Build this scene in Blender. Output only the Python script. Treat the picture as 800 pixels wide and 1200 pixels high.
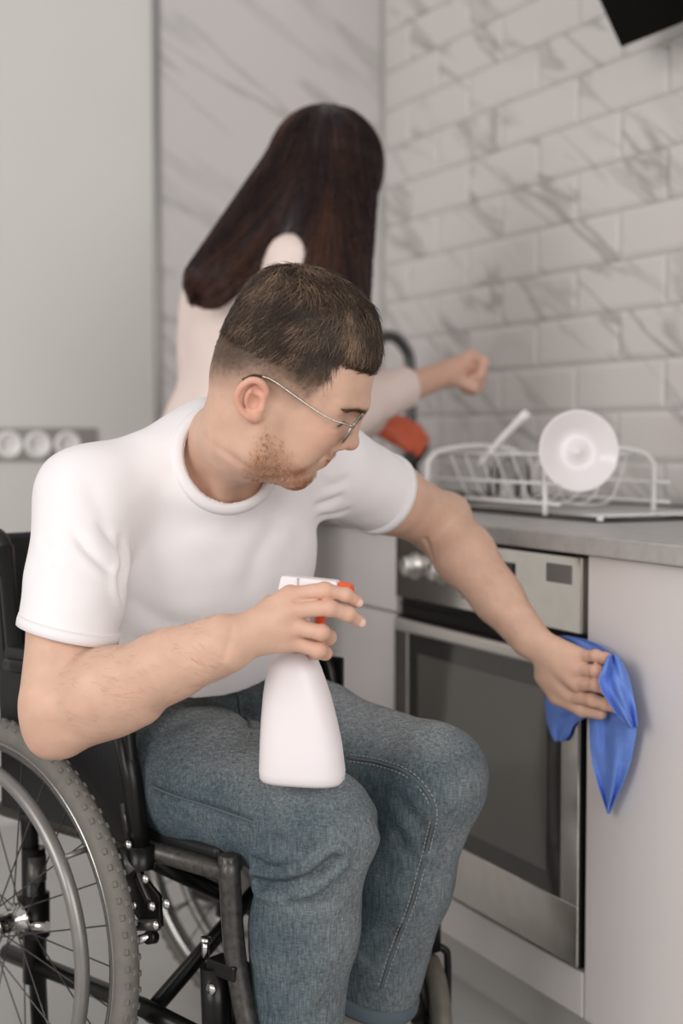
import bpy, bmesh, math, random
import numpy as np
import openvdb as vdb
from mathutils import Vector, Matrix, Euler

random.seed(7)
RNG = np.random.default_rng(7)
SC = bpy.context.scene
COL = SC.collection
for _o in list(bpy.data.objects):
    bpy.data.objects.remove(_o)

# ------------------------------------------------------------------ camera
F = 1667.0                      # focal length in pixels of the 800 x 1200 frame
CAMH = 0.95
PITCH = math.atan((600 - 515) / F)
cam_d = bpy.data.cameras.new('camera')
cam = bpy.data.objects.new('camera', cam_d)
COL.objects.link(cam)
cam.location = (0, 0, CAMH)
cam.rotation_euler = (math.pi / 2 - PITCH, 0, 0)
cam_d.sensor_fit = 'AUTO'
cam_d.sensor_width = 36
cam_d.lens = 50
cam_d.clip_start = 0.05
cam_d.dof.use_dof = True
cam_d.dof.focus_distance = 1.70
cam_d.dof.aperture_fstop = 2.6
SC.camera = cam

# ------------------------------------------------------------------ world, light, exposure
W = bpy.data.worlds.new('daylight')
SC.world = W
W.use_nodes = True
_bg = W.node_tree.nodes['Background']
_bg.inputs['Color'].default_value = (1.0, 0.985, 0.975, 1)
_bg.inputs['Strength'].default_value = 0.56

def area(name, loc, target, sx, sy, power, col=(1, 1, 1)):
    l = bpy.data.lights.new(name, 'AREA')
    l.shape = 'RECTANGLE'; l.size = sx; l.size_y = sy; l.energy = power; l.color = col
    o = bpy.data.objects.new(name, l); COL.objects.link(o)
    o.location = loc
    o.rotation_euler = (Vector(target) - Vector(loc)).to_track_quat('-Z', 'Y').to_euler()
    return o
# the room's big window wall lies behind and to the right of the photographer
area('window_daylight', (1.6, -2.6, 2.1), (-0.1, 2.0, 0.85), 3.2, 2.2, 88, (1, 0.985, 0.97))
area('side_fill_light', (-2.6, -0.9, 1.9), (0.3, 2.2, 0.8), 2.2, 2.0, 70, (1, 0.985, 0.97))  # added soft light from the left, brightens the unit fronts

SC.view_settings.view_transform = 'Standard'
SC.view_settings.look = 'None'
SC.view_settings.gamma = 1
SC.view_settings.use_curve_mapping = False
SC.view_settings.exposure = 0.0

# ------------------------------------------------------------------ frames of reference
def U(px, py, Y):
    """point seen at pixel (px, py) that lies Y metres in front of the photographer"""
    dx = (px - 400) / F; dy = (600 - py) / F
    cp, sp = math.cos(PITCH), math.sin(PITCH)
    d = np.array([dx, cp + dy * sp, -sp + dy * cp])
    return np.array([0, 0, CAMH]) + d * (Y / d[1])

TH = math.radians(26)
K0 = np.array([0.3533, 2.045, 0.0])
KA = np.array([-math.sin(TH), math.cos(TH), 0])      # along the units, to the far corner
KN = np.array([-math.cos(TH), -math.sin(TH), 0])     # out of the unit fronts, into the room
def K(a, n, z):
    return K0 + a * KA + n * KN + np.array([0, 0, z])
CORNER = 1.795                                        # room corner, along KA
BACK = -0.60                                          # tiled wall, along KN
TOP = 0.814                                           # worktop height

CA = 0.73
CB = np.array([-0.443, 1.90, 0.0])                    # foot of the near wheel
CF = np.array([math.cos(CA), -math.sin(CA), 0])       # wheelchair forward
CL = np.array([math.sin(CA), math.cos(CA), 0])        # to the sitter's left
WR = 0.285                                            # wheel radius
def C(f, l, h):
    return CB + f * CF + l * CL + np.array([0, 0, h])

# ------------------------------------------------------------------ scene helpers
def link(o): COL.objects.link(o); return o
def tag(o, label=None, cat=None, group=None, kind=None):
    if label: o['label'] = label
    if cat: o['category'] = cat
    if group: o['group'] = group
    if kind: o['kind'] = kind
    return o
def thing(name, loc, label, cat, group=None):
    o = bpy.data.objects.new(name, None)
    o.empty_display_size = 0.05
    link(o); o.location = tuple(loc)
    return tag(o, label, cat, group)
def place(o, parent):
    """vertices are in world metres: cancel the parent's own offset"""
    if parent is not None:
        o.parent = parent
        off = Vector((0, 0, 0)); p = parent
        while p is not None:
            off += p.location; p = p.parent
        o.location = -off
    return o
def mesh_np(name, V, Fc, smooth=False):
    me = bpy.data.meshes.new(name)
    V = np.asarray(V, np.float32)
    if isinstance(Fc, np.ndarray):
        n, k = Fc.shape
        me.vertices.add(len(V)); me.vertices.foreach_set('co', V.ravel())
        me.loops.add(n * k); me.loops.foreach_set('vertex_index', Fc.astype(np.int32).ravel())
        me.polygons.add(n)
        me.polygons.foreach_set('loop_start', np.arange(n, dtype=np.int32) * k)
        me.polygons.foreach_set('use_smooth', np.full(n, bool(smooth)))
        me.update(calc_edges=True)
    else:
        me.from_pydata([tuple(map(float, v)) for v in V], [], [tuple(f) for f in Fc])
        if smooth: me.polygons.foreach_set('use_smooth', [True] * len(me.polygons))
        me.update()
    return me
def obj(name, me, mat, parent=None, bevel=0, seg=2, subsurf=0, solid=0):
    o = bpy.data.objects.new(name, me)
    link(o)
    if mat is not None: me.materials.append(mat)
    if solid:
        m = o.modifiers.new('thickness', 'SOLIDIFY'); m.thickness = solid; m.offset = 0
    if bevel:
        m = o.modifiers.new('bevel', 'BEVEL'); m.width = bevel; m.segments = seg
        m.limit_method = 'ANGLE'; m.angle_limit = math.radians(40)
        m.harden_normals = False
    if subsurf:
        m = o.modifiers.new('subdivision', 'SUBSURF'); m.levels = subsurf; m.render_levels = subsurf
    return place(o, parent)

class MB:
    """collects world-space geometry for one mesh"""
    def __init__(s): s.v = []; s.f = []; s.sm = []
    def add(s, V, Fc, smooth=False):
        b = len(s.v)
        s.v += [tuple(map(float, p)) for p in V]
        s.f += [tuple(int(i) + b for i in f) for f in Fc]
        s.sm += [smooth] * len(Fc)
        return s
    def hexa(s, P):
        return s.add(P, [(0, 3, 2, 1), (4, 5, 6, 7), (0, 1, 5, 4), (1, 2, 6, 5), (2, 3, 7, 6), (3, 0, 4, 7)])
    def box(s, fr, u0, u1, v0, v1, w0, w1):
        return s.hexa([fr(u0, v0, w0), fr(u1, v0, w0), fr(u1, v1, w0), fr(u0, v1, w0),
                       fr(u0, v0, w1), fr(u1, v0, w1), fr(u1, v1, w1), fr(u0, v1, w1)])
    def tube(s, P, r, n=12, caps=True, closed=False):
        P = np.asarray(P, float); m = len(P)
        r = np.full(m, r) if np.isscalar(r) else np.asarray(r, float)
        if closed: T = np.roll(P, -1, 0) - np.roll(P, 1, 0)
        else:
            T = np.gradient(P, axis=0)
        T /= np.linalg.norm(T, axis=1)[:, None] + 1e-12
        ref = np.array([0, 0, 1.0]) if abs(T[0][2]) < .9 else np.array([1.0, 0, 0])
        N = np.cross(T[0], ref); N /= np.linalg.norm(N)
        V = []
        ang = np.arange(n) * 2 * math.pi / n
        for i in range(m):
            N = N - T[i] * N.dot(T[i]); N /= np.linalg.norm(N) + 1e-12
            B = np.cross(T[i], N)
            for a in ang: V.append(P[i] + r[i] * (math.cos(a) * N + math.sin(a) * B))
        Fc = []
        mm = m if closed else m - 1
        for i in range(mm):
            j = (i + 1) % m
            for k in range(n):
                k2 = (k + 1) % n
                Fc.append((i * n + k, i * n + k2, j * n + k2, j * n + k))
        s.add(V, Fc, True)
        if caps and not closed:
            b = len(s.v)
            s.v += [tuple(V[k]) for k in range(n)] + [tuple(V[(m - 1) * n + k]) for k in range(n)]
            s.f += [tuple(b + n - 1 - k for k in range(n)), tuple(b + n + k for k in range(n))]
            s.sm += [False, False]
        return s
    def lathe(s, o, ax, prof, n=32, a0=0, a1=2 * math.pi, smooth=True):
        """prof: (distance along axis, radius)"""
        o = np.asarray(o, float); ax = np.asarray(ax, float); ax = ax / np.linalg.norm(ax)
        ref = np.array([0, 0, 1.0]) if abs(ax[2]) < .9 else np.array([1.0, 0, 0])
        e1 = np.cross(ax, ref); e1 /= np.linalg.norm(e1); e2 = np.cross(ax, e1)
        V = []; full = abs(a1 - a0 - 2 * math.pi) < 1e-6
        nn = n if full else n + 1
        for (t, r) in prof:
            for k in range(nn):
                a = a0 + (a1 - a0) * k / n
                V.append(o + ax * t + r * (math.cos(a) * e1 + math.sin(a) * e2))
        Fc = []
        for i in range(len(prof) - 1):
            for k in range(n):
                k2 = (k + 1) % nn
                Fc.append((i * nn + k, i * nn + k2, (i + 1) * nn + k2, (i + 1) * nn + k))
        return s.add(V, Fc, smooth)
    def build(s, name, mat, parent=None, **kw):
        me = bpy.data.meshes.new(name)
        me.from_pydata(s.v, [], s.f)
        me.polygons.foreach_set('use_smooth', s.sm)
        bm = bmesh.new(); bm.from_mesh(me)
        bmesh.ops.remove_doubles(bm, verts=bm.verts, dist=1e-5)
        bmesh.ops.recalc_face_normals(bm, faces=bm.faces)
        bm.to_mesh(me); bm.free(); me.update()
        return obj(name, me, mat, parent, **kw)

def spline(P, n=8):
    """Catmull-Rom through P"""
    P = np.asarray(P, float)
    Q = np.vstack([2 * P[0] - P[1], P, 2 * P[-1] - P[-2]])
    out = []
    for i in range(1, len(Q) - 2):
        for k in range(n):
            t = k / n
            out.append(.5 * ((2 * Q[i]) + (-Q[i - 1] + Q[i + 1]) * t + (2 * Q[i - 1] - 5 * Q[i] + 4 * Q[i + 1] - Q[i + 2]) * t * t
                             + (-Q[i - 1] + 3 * Q[i] - 3 * Q[i + 1] + Q[i + 2]) * t ** 3))
    out.append(P[-1])
    return np.array(out)

# ------------------------------------------------------------------ materials
def s2l(c):
    return tuple(((v / 255) / 12.92 if v / 255 <= .04045 else ((v / 255 + .055) / 1.055) ** 2.4) for v in c)
MATS = {}
def mat(name, col, rough=.5, metal=0, bump=0, bscale=200, var=0, vscale=8, spec=.5, coat=0, sss=0, trans=0, ior=1.45, attr=None, alpha=1):
    if name in MATS: return MATS[name]
    m = bpy.data.materials.new(name); m.use_nodes = True
    nt = m.node_tree; N = nt.nodes; L = nt.links
    b = N['Principled BSDF']
    c = s2l(col) if max(col) > 1 else col
    b.inputs['Base Color'].default_value = (*c, 1)
    b.inputs['Roughness'].default_value = rough
    b.inputs['Metallic'].default_value = metal
    b.inputs['Specular IOR Level'].default_value = spec
    b.inputs['Coat Weight'].default_value = coat
    b.inputs['IOR'].default_value = ior
    b.inputs['Transmission Weight'].default_value = trans
    if sss:
        b.inputs['Subsurface Weight'].default_value = sss
        b.inputs['Subsurface Radius'].default_value = (1, .35, .2)
        b.inputs['Subsurface Scale'].default_value = .012
    tc = N.new('ShaderNodeTexCoord')
    src = None
    if attr:
        a = N.new('ShaderNodeAttribute'); a.attribute_name = attr
        src = a.outputs['Color']
    if var:
        nz = N.new('ShaderNodeTexNoise'); nz.inputs['Scale'].default_value = vscale; nz.inputs['Detail'].default_value = 5
        L.new(tc.outputs['Object'], nz.inputs['Vector'])
        mr = N.new('ShaderNodeMapRange'); mr.inputs['From Min'].default_value = .3; mr.inputs['From Max'].default_value = .7
        mr.inputs['To Min'].default_value = 1 - var; mr.inputs['To Max'].default_value = 1 + var
        L.new(nz.outputs['Fac'], mr.inputs['Value'])
        mx = N.new('ShaderNodeMix'); mx.data_type = 'RGBA'; mx.blend_type = 'MULTIPLY'; mx.inputs['Factor'].default_value = 1
        if src is not None: L.new(src, mx.inputs['A'])
        else: mx.inputs['A'].default_value = (*c, 1)
        L.new(mr.outputs['Result'], mx.inputs['B'])
        src = mx.outputs['Result']
    if src is not None: L.new(src, b.inputs['Base Color'])
    if bump:
        nz = N.new('ShaderNodeTexNoise'); nz.inputs['Scale'].default_value = bscale; nz.inputs['Detail'].default_value = 3
        L.new(tc.outputs['Object'], nz.inputs['Vector'])
        bp = N.new('ShaderNodeBump'); bp.inputs['Strength'].default_value = bump; bp.inputs['Distance'].default_value = .002
        L.new(nz.outputs['Fac'], bp.inputs['Height']); L.new(bp.outputs['Normal'], b.inputs['Normal'])
    MATS[name] = m
    return m

def marble(name, e1, rough=.18, base=(216, 211, 208), vein=(172, 167, 164), per_piece=True, amount=1.0):
    """white marble; veins run along the diagonal of e1 and the vertical"""
    m = bpy.data.materials.new(name); m.use_nodes = True
    nt = m.node_tree; N = nt.nodes; L = nt.links; b = N['Principled BSDF']
    geo = N.new('ShaderNodeNewGeometry')
    d1 = (np.asarray(e1) * 1.25 + np.array([0, 0, .75])) / 1.458      # along the vein
    d2 = (np.asarray(e1) * .75 - np.array([0, 0, 1.25])) / 1.458
    def dot(v, s):
        x = N.new('ShaderNodeVectorMath'); x.operation = 'DOT_PRODUCT'
        L.new(geo.outputs['Position'], x.inputs[0]); x.inputs[1].default_value = tuple(v * s)
        return x.outputs['Value']
    cx = N.new('ShaderNodeCombineXYZ')
    L.new(dot(d1, 1.5), cx.inputs[0]); L.new(dot(d2, 8.5), cx.inputs[1])
    vec = cx.outputs[0]
    if per_piece:
        oi = N.new('ShaderNodeObjectInfo')
        mm = N.new('ShaderNodeMath'); mm.operation = 'MULTIPLY'; mm.inputs[1].default_value = 9.0
        L.new(oi.outputs['Random'], mm.inputs[0]); L.new(mm.outputs[0], cx.inputs[2])
    n1 = N.new('ShaderNodeTexNoise'); n1.inputs['Scale'].default_value = 1.0; n1.inputs['Detail'].default_value = 4
    n1.inputs['Distortion'].default_value = .35
    L.new(vec, n1.inputs['Vector'])
    s = N.new('ShaderNodeMath'); s.operation = 'SUBTRACT'; s.inputs[1].default_value = .5; L.new(n1.outputs['Fac'], s.inputs[0])
    ab = N.new('ShaderNodeMath'); ab.operation = 'ABSOLUTE'; L.new(s.outputs[0], ab.inputs[0])
    mr = N.new('ShaderNodeMapRange'); mr.inputs['From Min'].default_value = 0; mr.inputs['From Max'].default_value = .045
    mr.inputs['To Min'].default_value = 1; mr.inputs['To Max'].default_value = 0
    L.new(ab.outputs[0], mr.inputs['Value'])
    n2 = N.new('ShaderNodeTexNoise'); n2.inputs['Scale'].default_value = .8; L.new(vec, n2.inputs['Vector'])
    m2 = N.new('ShaderNodeMapRange'); m2.inputs['From Min'].default_value = .40; m2.inputs['From Max'].default_value = .58
    L.new(n2.outputs['Fac'], m2.inputs['Value'])
    mu = N.new('ShaderNodeMath'); mu.operation = 'MULTIPLY'
    L.new(mr.outputs[0], mu.inputs[0]); L.new(m2.outputs[0], mu.inputs[1])
    mu2 = N.new('ShaderNodeMath'); mu2.operation = 'MULTIPLY'; mu2.inputs[1].default_value = amount
    L.new(mu.outputs[0], mu2.inputs[0])
    mx = N.new('ShaderNodeMix'); mx.data_type = 'RGBA'
    mx.inputs['A'].default_value = (*s2l(base), 1); mx.inputs['B'].default_value = (*s2l(vein), 1)
    L.new(mu2.outputs[0], mx.inputs['Factor'])
    L.new(mx.outputs['Result'], b.inputs['Base Color'])
    b.inputs['Roughness'].default_value = rough
    return m
# ================================================================== the room
M_floor = mat('floor_vinyl', (186, 183, 180), .35, var=.03, vscale=6)
M_plaster = mat('plaster_white', (212, 209, 204), .6, var=.015, vscale=3)
M_grout = mat('grout', (200, 196, 193), .8)
M_tile = marble('marble_tile', KA, .14)
M_slab = marble('marble_slab', -KN * -1, .22, base=(206, 201, 199), vein=(180, 176, 173), per_piece=False)
M_alu = mat('aluminium_trim', (170, 168, 165), .3, .9)
M_white = mat('cabinet_white', (222, 215, 212), .32, var=.012, vscale=4)
M_plinth = mat('plinth_white', (196, 192, 188), .4)
M_dark = mat('dark_gap', (18, 17, 16), .7)
M_steel = mat('brushed_steel', (214, 210, 205), .13, 1.0, var=.05, vscale=30)
M_steel2 = mat('satin_steel', (222, 218, 213), .38, .9)
M_black = mat('black_gloss', (12, 12, 12), .12)
M_glassdark = mat('oven_glass', (52, 50, 47), .06, spec=.8)
M_blackm = mat('black_matt', (14, 13, 13), .45, spec=.25)
M_stone = mat('worktop_stone', (174, 170, 167), .42, var=.10, vscale=45, bump=.05)

fl = MB(); fl.hexa([(-5, -4, -.05), (5, -4, -.05), (5, 7, -.05), (-5, 7, -.05), (-5, -4, 0), (5, -4, 0), (5, 7, 0), (-5, 7, 0)])
tag(fl.build('floor', M_floor), 'pale grey smooth kitchen floor under the wheelchair', kind='structure')

# right wall behind the units, each bevelled tile a piece of its own
wr = MB(); wr.box(K, -1.7, CORNER + .1, BACK - .14, BACK - .012, 0, 2.7)
wall_r = tag(wr.build('wall_right', M_grout), 'wall behind the worktop covered in bevelled white marble tiles', kind='structure')
TW, THt, GAP = .302, .1035, .0025
def tile_mesh(w):
    bv = .011; d0, d1 = 0, .0075
    x0, x1, z0, z1 = -w / 2, w / 2, -THt / 2 + GAP / 2, THt / 2 - GAP / 2
    V = [(x0, 0, z0), (x1, 0, z0), (x1, 0, z1), (x0, 0, z1),
         (x0, .004, z0), (x1, .004, z0), (x1, .004, z1), (x0, .004, z1),
         (x0 + bv, d1, z0 + bv), (x1 - bv, d1, z0 + bv), (x1 - bv, d1, z1 - bv), (x0 + bv, d1, z1 - bv)]
    Fc = [(0, 1, 5, 4), (1, 2, 6, 5), (2, 3, 7, 6), (3, 0, 4, 7),
          (4, 5, 9, 8), (5, 6, 10, 9), (6, 7, 11, 10), (7, 4, 8, 11), (8, 9, 10, 11)]
    me = bpy.data.meshes.new('tile'); me.from_pydata(V, [], Fc); me.update()
    me.materials.append(M_tile)
    return me
tile_me = tile_mesh(TW - GAP)
half_me = tile_mesh(TW / 2 - GAP)
ROTZ = math.atan2(KA[1], KA[0])
# local +x along KA ; local +y must point to KN (into the room)
MT = Matrix(((KA[0], KN[0], 0), (KA[1], KN[1], 0), (0, 0, 1)))
def put_tile(me, a, z):
    o = bpy.data.objects.new('tile', me); link(o)
    p = K(a, BACK - .0125, z)
    o.parent = wall_r
    o.matrix_world = Matrix.Translation(Vector(p)) @ MT.to_4x4()
row = 0
z = TOP - .012
A_REF = .735                                              # a joint seen in the photograph
while z < 2.3:
    sh = 0 if row % 2 else TW / 2
    a = A_REF + sh - TW * 6
    while a + TW / 2 < CORNER + .02:
        if a - TW / 2 > -.75:
            if a + TW > CORNER - .001 and False: pass
            put_tile(tile_me, a + TW / 2, z + THt / 2) if a + TW <= CORNER else put_tile(half_me, a + TW / 4, z + THt / 2)
        a += TW
    z += THt; row += 1

# left wall with its marble slab, trim and the plain panel beyond
def KW(t, d, z):      # t from the corner leftwards, d out of that wall
    return K(CORNER, BACK, 0) + t * KN - d * KA + np.array([0, 0, z])
wl = MB(); wl.box(KW, -.15, 3.6, -.16, 0, 0, 2.7)
wall_l = tag(wl.build('wall_left', M_plaster), 'plain off white wall at the far end of the kitchen', kind='structure')
sb = MB(); sb.box(KW, .004, .632, 0, .008, 0, 2.7)
sb.build('marble_slab', M_slab, wall_l, bevel=.002)
for i, (t0, t1) in enumerate(((.634, .650),)):
    tr = MB(); tr.box(KW, t0, t1, 0, .016, 0, 2.7)
    tag(tr.build('trim_1', M_alu, bevel=.002), 'narrow grey metal trim strip edging the marble slab', kind='structure')

# power strip
sk = thing('power_strip', KW(.95, 0, .90), 'grey strip of round white power sockets on far left wall', 'power sockets')
pz = CAMH + (515 - 521) / F * 3.5
m = MB(); m.box(KW, .80, 1.14, 0, .007, pz - .041, pz + .041); m.build('frame', mat('socket_frame', (158, 154, 150), .35, .4), sk, bevel=.003)
for k, px in enumerate((11, 45, 80, -24)):
    r = (px - 400) / F
    # solve for t on that wall
    p0 = KW(0, .01, 0); t = (p0[0] - r * p0[1]) / -(KN[0] - r * KN[1])
    m = MB(); m.lathe(KW(t, .006, pz), -KA, [(0, .0335), (.006, .0335), (.010, .030), (.010, .024), (.002, .022), (.002, 0)], 28)
    s = m.build('socket', mat('socket_white', (236, 232, 230), .25), sk)
    for q in (-.0095, .0095):
        mm = MB(); mm.lathe(KW(t + q, .0082, pz), -KA, [(0, .0028), (.0006, .0028), (.0006, 0)], 10); mm.build('pin_hole', M_dark, s)

# ================================================================== units, worktop
def panel(name, a0, a1, z0, z1, matl, parent, n0=0.0, n1=.018, bevel=.0015):
    m = MB(); m.box(K, a0, a1, n0 - .018, n1 - .018, z0, z1)
    return m.build(name, matl, parent, bevel=bevel)
OVB, OVT = .175, .783
def carcass(a0, a1, parent, z0=.10, z1=OVT + .001):
    m = MB(); m.box(K, a0 + .001, a1 - .001, -.58, -.0185, z0, z1)
    return m.build('body', M_white, parent)
def plinth(a0, a1, parent):
    m = MB(); m.box(K, a0, a1, -.30, -.055, 0, .10)
    return m.build('plinth', M_plinth, parent)
cab = thing('base_cabinet', K(-.3, -.3, 0), 'white base cabinet with plain door right of the oven', 'cabinet')
carcass(-.60, -.003, cab); panel('door', -.598, -.004, .102, OVT, M_white, cab); plinth(-.6, -.002, cab)
cab = thing('oven_housing', K(.29, -.3, 0), 'white cabinet housing the built-in oven with panel below it', 'cabinet')
m = MB(); m.box(K, .001, .575, -.58, -.0185, .10, OVB - .004); m.build('body', M_white, cab)
panel('drawer_front', .002, .573, .102, OVB - .006, M_white, cab); plinth(.0, .577, cab)
cab = thing('drawer_cabinet', K(.88, -.3, 0), 'white base cabinet split by a drawer gap left of the oven', 'cabinet')
carcass(.58, 1.18, cab)
panel('drawer_front', .582, 1.178, .638, OVT, M_white, cab)
panel('door', .582, 1.178, .102, .633, M_white, cab); plinth(.58, 1.18, cab)
cab = thing('corner_cabinet', K(1.48, -.3, 0), 'white corner cabinet at the far end of the worktop', 'cabinet')
carcass(1.182, CORNER - .002, cab); panel('door', 1.184, CORNER - .004, .102, OVT, M_white, cab); plinth(1.182, CORNER - .002, cab)

wt = MB(); wt.box(K, -.62, CORNER - .002, BACK + .0, .022, OVT + .003, TOP)
tag(wt.build('worktop', M_stone, bevel=.003), 'grey stone-look worktop running along the tiled wall', 'worktop')

# ------------------------------------------------------------------ oven
ov = thing('built_in_oven', K(.29, -.2, OVB), 'stainless steel built-in oven with dark glass door and knob', 'oven')
A0, A1 = .004, .571
m = MB(); m.box(K, A0 + .004, A1 - .004, -.56, -.020, OVB + .002, OVT - .002); m.build('body', M_blackm, ov)
PB = .668                                                    # lower edge of the control panel
cp = panel('control_panel', A0, A1, PB, OVT - .003, M_steel, ov, 0, .024, .002)
m = MB(); m.box(K, .18, .335, .0058, .0085, .688, .758); m.build('display', M_black, cp, bevel=.001)
m = MB(); m.box(K, .028, .092, .0058, .0075, .738, .766); m.build('panel_plate', mat('panel_plate_grey', (120, 118, 115), .35, .3), cp, bevel=.001)  # small grey plate on the control panel
def knob(a, zc):
    m = MB(); m.lathe(K(a, .006, zc), KN, [(0, .024), (.002, .024), (.003, .019), (.020, .0175), (.023, .015), (.023, 0)], 32)
    kb = m.build('knob', M_steel2, cp)
    m = MB(); m.box(K, a - .0015, a + .0015, .028, .0302, zc + .002, zc + .015); m.build('pointer', M_dark, kb)
knob(.500, .728); knob(.405, .728)
# door: steel frame around a dark pane, recessed slot above, full-width grip
DZ1 = .635
gap = MB(); gap.box(K, A0 + .002, A1 - .002, -.02, -.006, DZ1, PB); gap.build('vent_slot', M_dark, ov)
gl = MB(); gl.box(K, A0 + .004, A1 - .004, -.004, -.001, PB - .0145, PB - .012); gl.build('vent_lip', M_blackm, ov)
door = MB(); door.box(K, A0, A1, -.0195, .004, OVB, DZ1)
door = door.build('door', M_blackm, ov, bevel=.002)
def dpart(name, a0, a1, z0, z1, n0, n1, matl, bevel=.0012):
    m = MB(); m.box(K, a0, a1, n0, n1, z0, z1); return m.build(name, matl, door, bevel=bevel)
dpart('frame_bottom', A0, A1, OVB + .003, .268, .004, .0085, M_steel)
dpart('frame_right', A0, .048, .2685, DZ1 - .004, .004, .0085, M_steel)
dpart('frame_left', .522, A1, .2685, DZ1 - .004, .004, .0085, M_steel)
dpart('window_pane', .0485, .5215, .2685, .612, .004, .0075, M_glassdark)
dpart('inner_view', .086, .485, .30, .575, .0076, .0079, mat('oven_inner', (98, 95, 90), .08, spec=.8), 0)
m = MB()
hp = [K(a, .022, .622) for a in np.linspace(A0 + .004, .545, 12)]
m.box(K, A0 + .002, .545, .012, .026, .612, .634)
m.build('handle', M_steel2, door, bevel=.006, seg=3)

# ------------------------------------------------------------------ extractor hood
hd = thing('extractor_hood', K(.2, BACK + .1, 1.67), 'black glass slanted extractor hood above the worktop', 'hood')
H0 = .569 - .0; hb = .48
def KH(a, u, w):   # u up the slanted face, w thickness towards the wall
    sl = math.radians(32)
    return K(a, BACK + .12 + u * math.sin(sl) - w * math.cos(sl), 1.70 + u * math.cos(sl) + w * math.sin(sl))
m = MB(); m.box(KH, -.05, H0, 0, .46, .0, .008); m.build('glass_front', mat('hood_black', (8, 8, 8), .25, spec=.08), hd, bevel=.001)
m = MB(); m.box(KH, -.046, H0 - .004, .012, .45, .0085, .07); m.build('body', M_blackm, hd, bevel=.003)
m = MB(); m.box(K, .14, .38, BACK + .001, BACK + .24, 1.92, 2.6); m.build('chimney', M_blackm, hd, bevel=.003)

# ------------------------------------------------------------------ sink drainer, rack, dishes, tap
M_drain = mat('drainer_steel', (205, 203, 201), .28, .8)
dr = thing('sink_drainer', K(.6, -.38, TOP), 'shiny steel sink drainer tray with dark rim on the worktop', 'drainer')
m = MB(); m.box(K, .215, 1.30, -.575, -.185, TOP + .0005, TOP + .004); m.build('tray', M_drain, dr, bevel=.001)
for i in range(9):
    n = -.235 - i * .036
    m = MB(); m.tube([K(.27, n, TOP + .0045), K(.78, n, TOP + .0045)], .003, 8); m.build('rib', M_drain, dr)
m = MB()
rim = [K(.215, -.185, TOP + .005), K(1.30, -.185, TOP + .005), K(1.30, -.575, TOP + .005), K(.215, -.575, TOP + .005)]
for i in range(4): m.tube([rim[i], rim[(i + 1) % 4]], .0042, 8)
m.build('rim', mat('rim_dark', (74, 70, 66), .25, .6), dr)
m = MB(); m.lathe(K(.217, -.183, TOP + .003), (0, 0, 1), [(0, .006), (.006, .006), (.0075, .004), (.0078, 0)], 16); m.build('corner_glint', mat('glint_white', (225, 222, 220), .3), dr)  # white disc at the rim corner, a reflection put into its colour
m = MB(); m.box(K, .86, 1.24, -.54, -.22, TOP + .004, TOP + .006); m.build('basin', M_dark, dr, bevel=.001)

rk = thing('dish_rack', K(.565, -.29, TOP), 'white coated wire dish rack standing on the steel drainer', 'dish rack')
M_wire = mat('white_wire', (232, 228, 226), .35)
ZR = TOP + .0055
def arch(a, r=.0048):
    n0, n1 = -.172, -.404
    P = [K(a, n0, ZR), K(a, n0, ZR + .075), K(a, n0 - .006, ZR + .092), K(a, n0 - .03, ZR + .108), K(a, (n0 + n1) / 2, ZR + .118),
         K(a, n1 + .03, ZR + .108), K(a, n1 + .006, ZR + .092), K(a, n1, ZR + .075), K(a, n1, ZR)]
    m = MB(); m.tube(spline(P, 6), r, 10); m.build('end_frame', M_wire, rk)
arch(.36); arch(.77)
for (n, h) in ((-.172, .055), (-.404, .055), (-.20, .104), (-.376, .104), (-.172, .02), (-.404, .02)):
    m = MB(); m.tube([K(.318 if h in (.055, .02) else .36, n, ZR + h), K(.77, n, ZR + h)], .0028, 8); m.build('long_wire', M_wire, rk)
for i in range(7):
    a = .40 + i * .055
    P = [K(a, -.20, ZR + .104), K(a, -.225, ZR + .05), K(a, -.25, ZR + .018), K(a, -.33, ZR + .018), K(a, -.355, ZR + .05), K(a, -.376, ZR + .104)]
    m = MB(); m.tube(spline(P, 4), .0017, 6); m.build('cross_wire', M_wire, rk)

def nrm_(v): return v / np.linalg.norm(v)
# plate leaning on the end of the rack
M_china = mat('white_china', (238, 232, 232), .18)
pc = U(675, 529, 2.435)
pax = nrm_(-KA * .55 + np.array([-.17, -.98, .12]) * .6)
m = MB(); m.lathe(pc, pax, [(0.007, 0.0), (0.007, .008), (.003, .011), (.003, .038), (.006, .042), (.016, .066), (.018, .0685), (.0165, .070), (.013, .068), (.001, .043), (-.004, .030), (-.004, 0)], 56)
tag(m.build('plate', M_china), 'round white plate standing upright in the dish rack', 'plate')
# white handled utensil
m = MB(); P = [U(562, 545, 2.74), U(590, 512, 2.70), U(617, 484, 2.66)]
m.tube(spline(P, 5), [.0065] * 4 + [.0075] * 4 + [.0085] * 3, 10)
tag(m.build('dish_brush_handle', M_china), 'white utensil handle slanting up out of the dish rack', 'utensil')
M_clear = mat('clear_glass', (245, 245, 245), .02, trans=1, ior=1.08, spec=.4)
for (a, n, r, lb) in ((.60, -.262, .036, 'clear drinking glass in the rack beside the white plate'), (.69, -.300, .034, 'clear drinking glass in the rack under the slanting utensil')):
    m = MB(); b = K(a, n, ZR + .022)
    m.lathe(b, (0, 0, 1), [(.084, 0), (.084, r * .7), (.081, r * .74), (0, r), (0, r - .002), (.080, r * .74 - .002), (.081, 0)], 32)
    tag(m.build('drinking_glass', M_clear), lb, 'glass')

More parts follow.
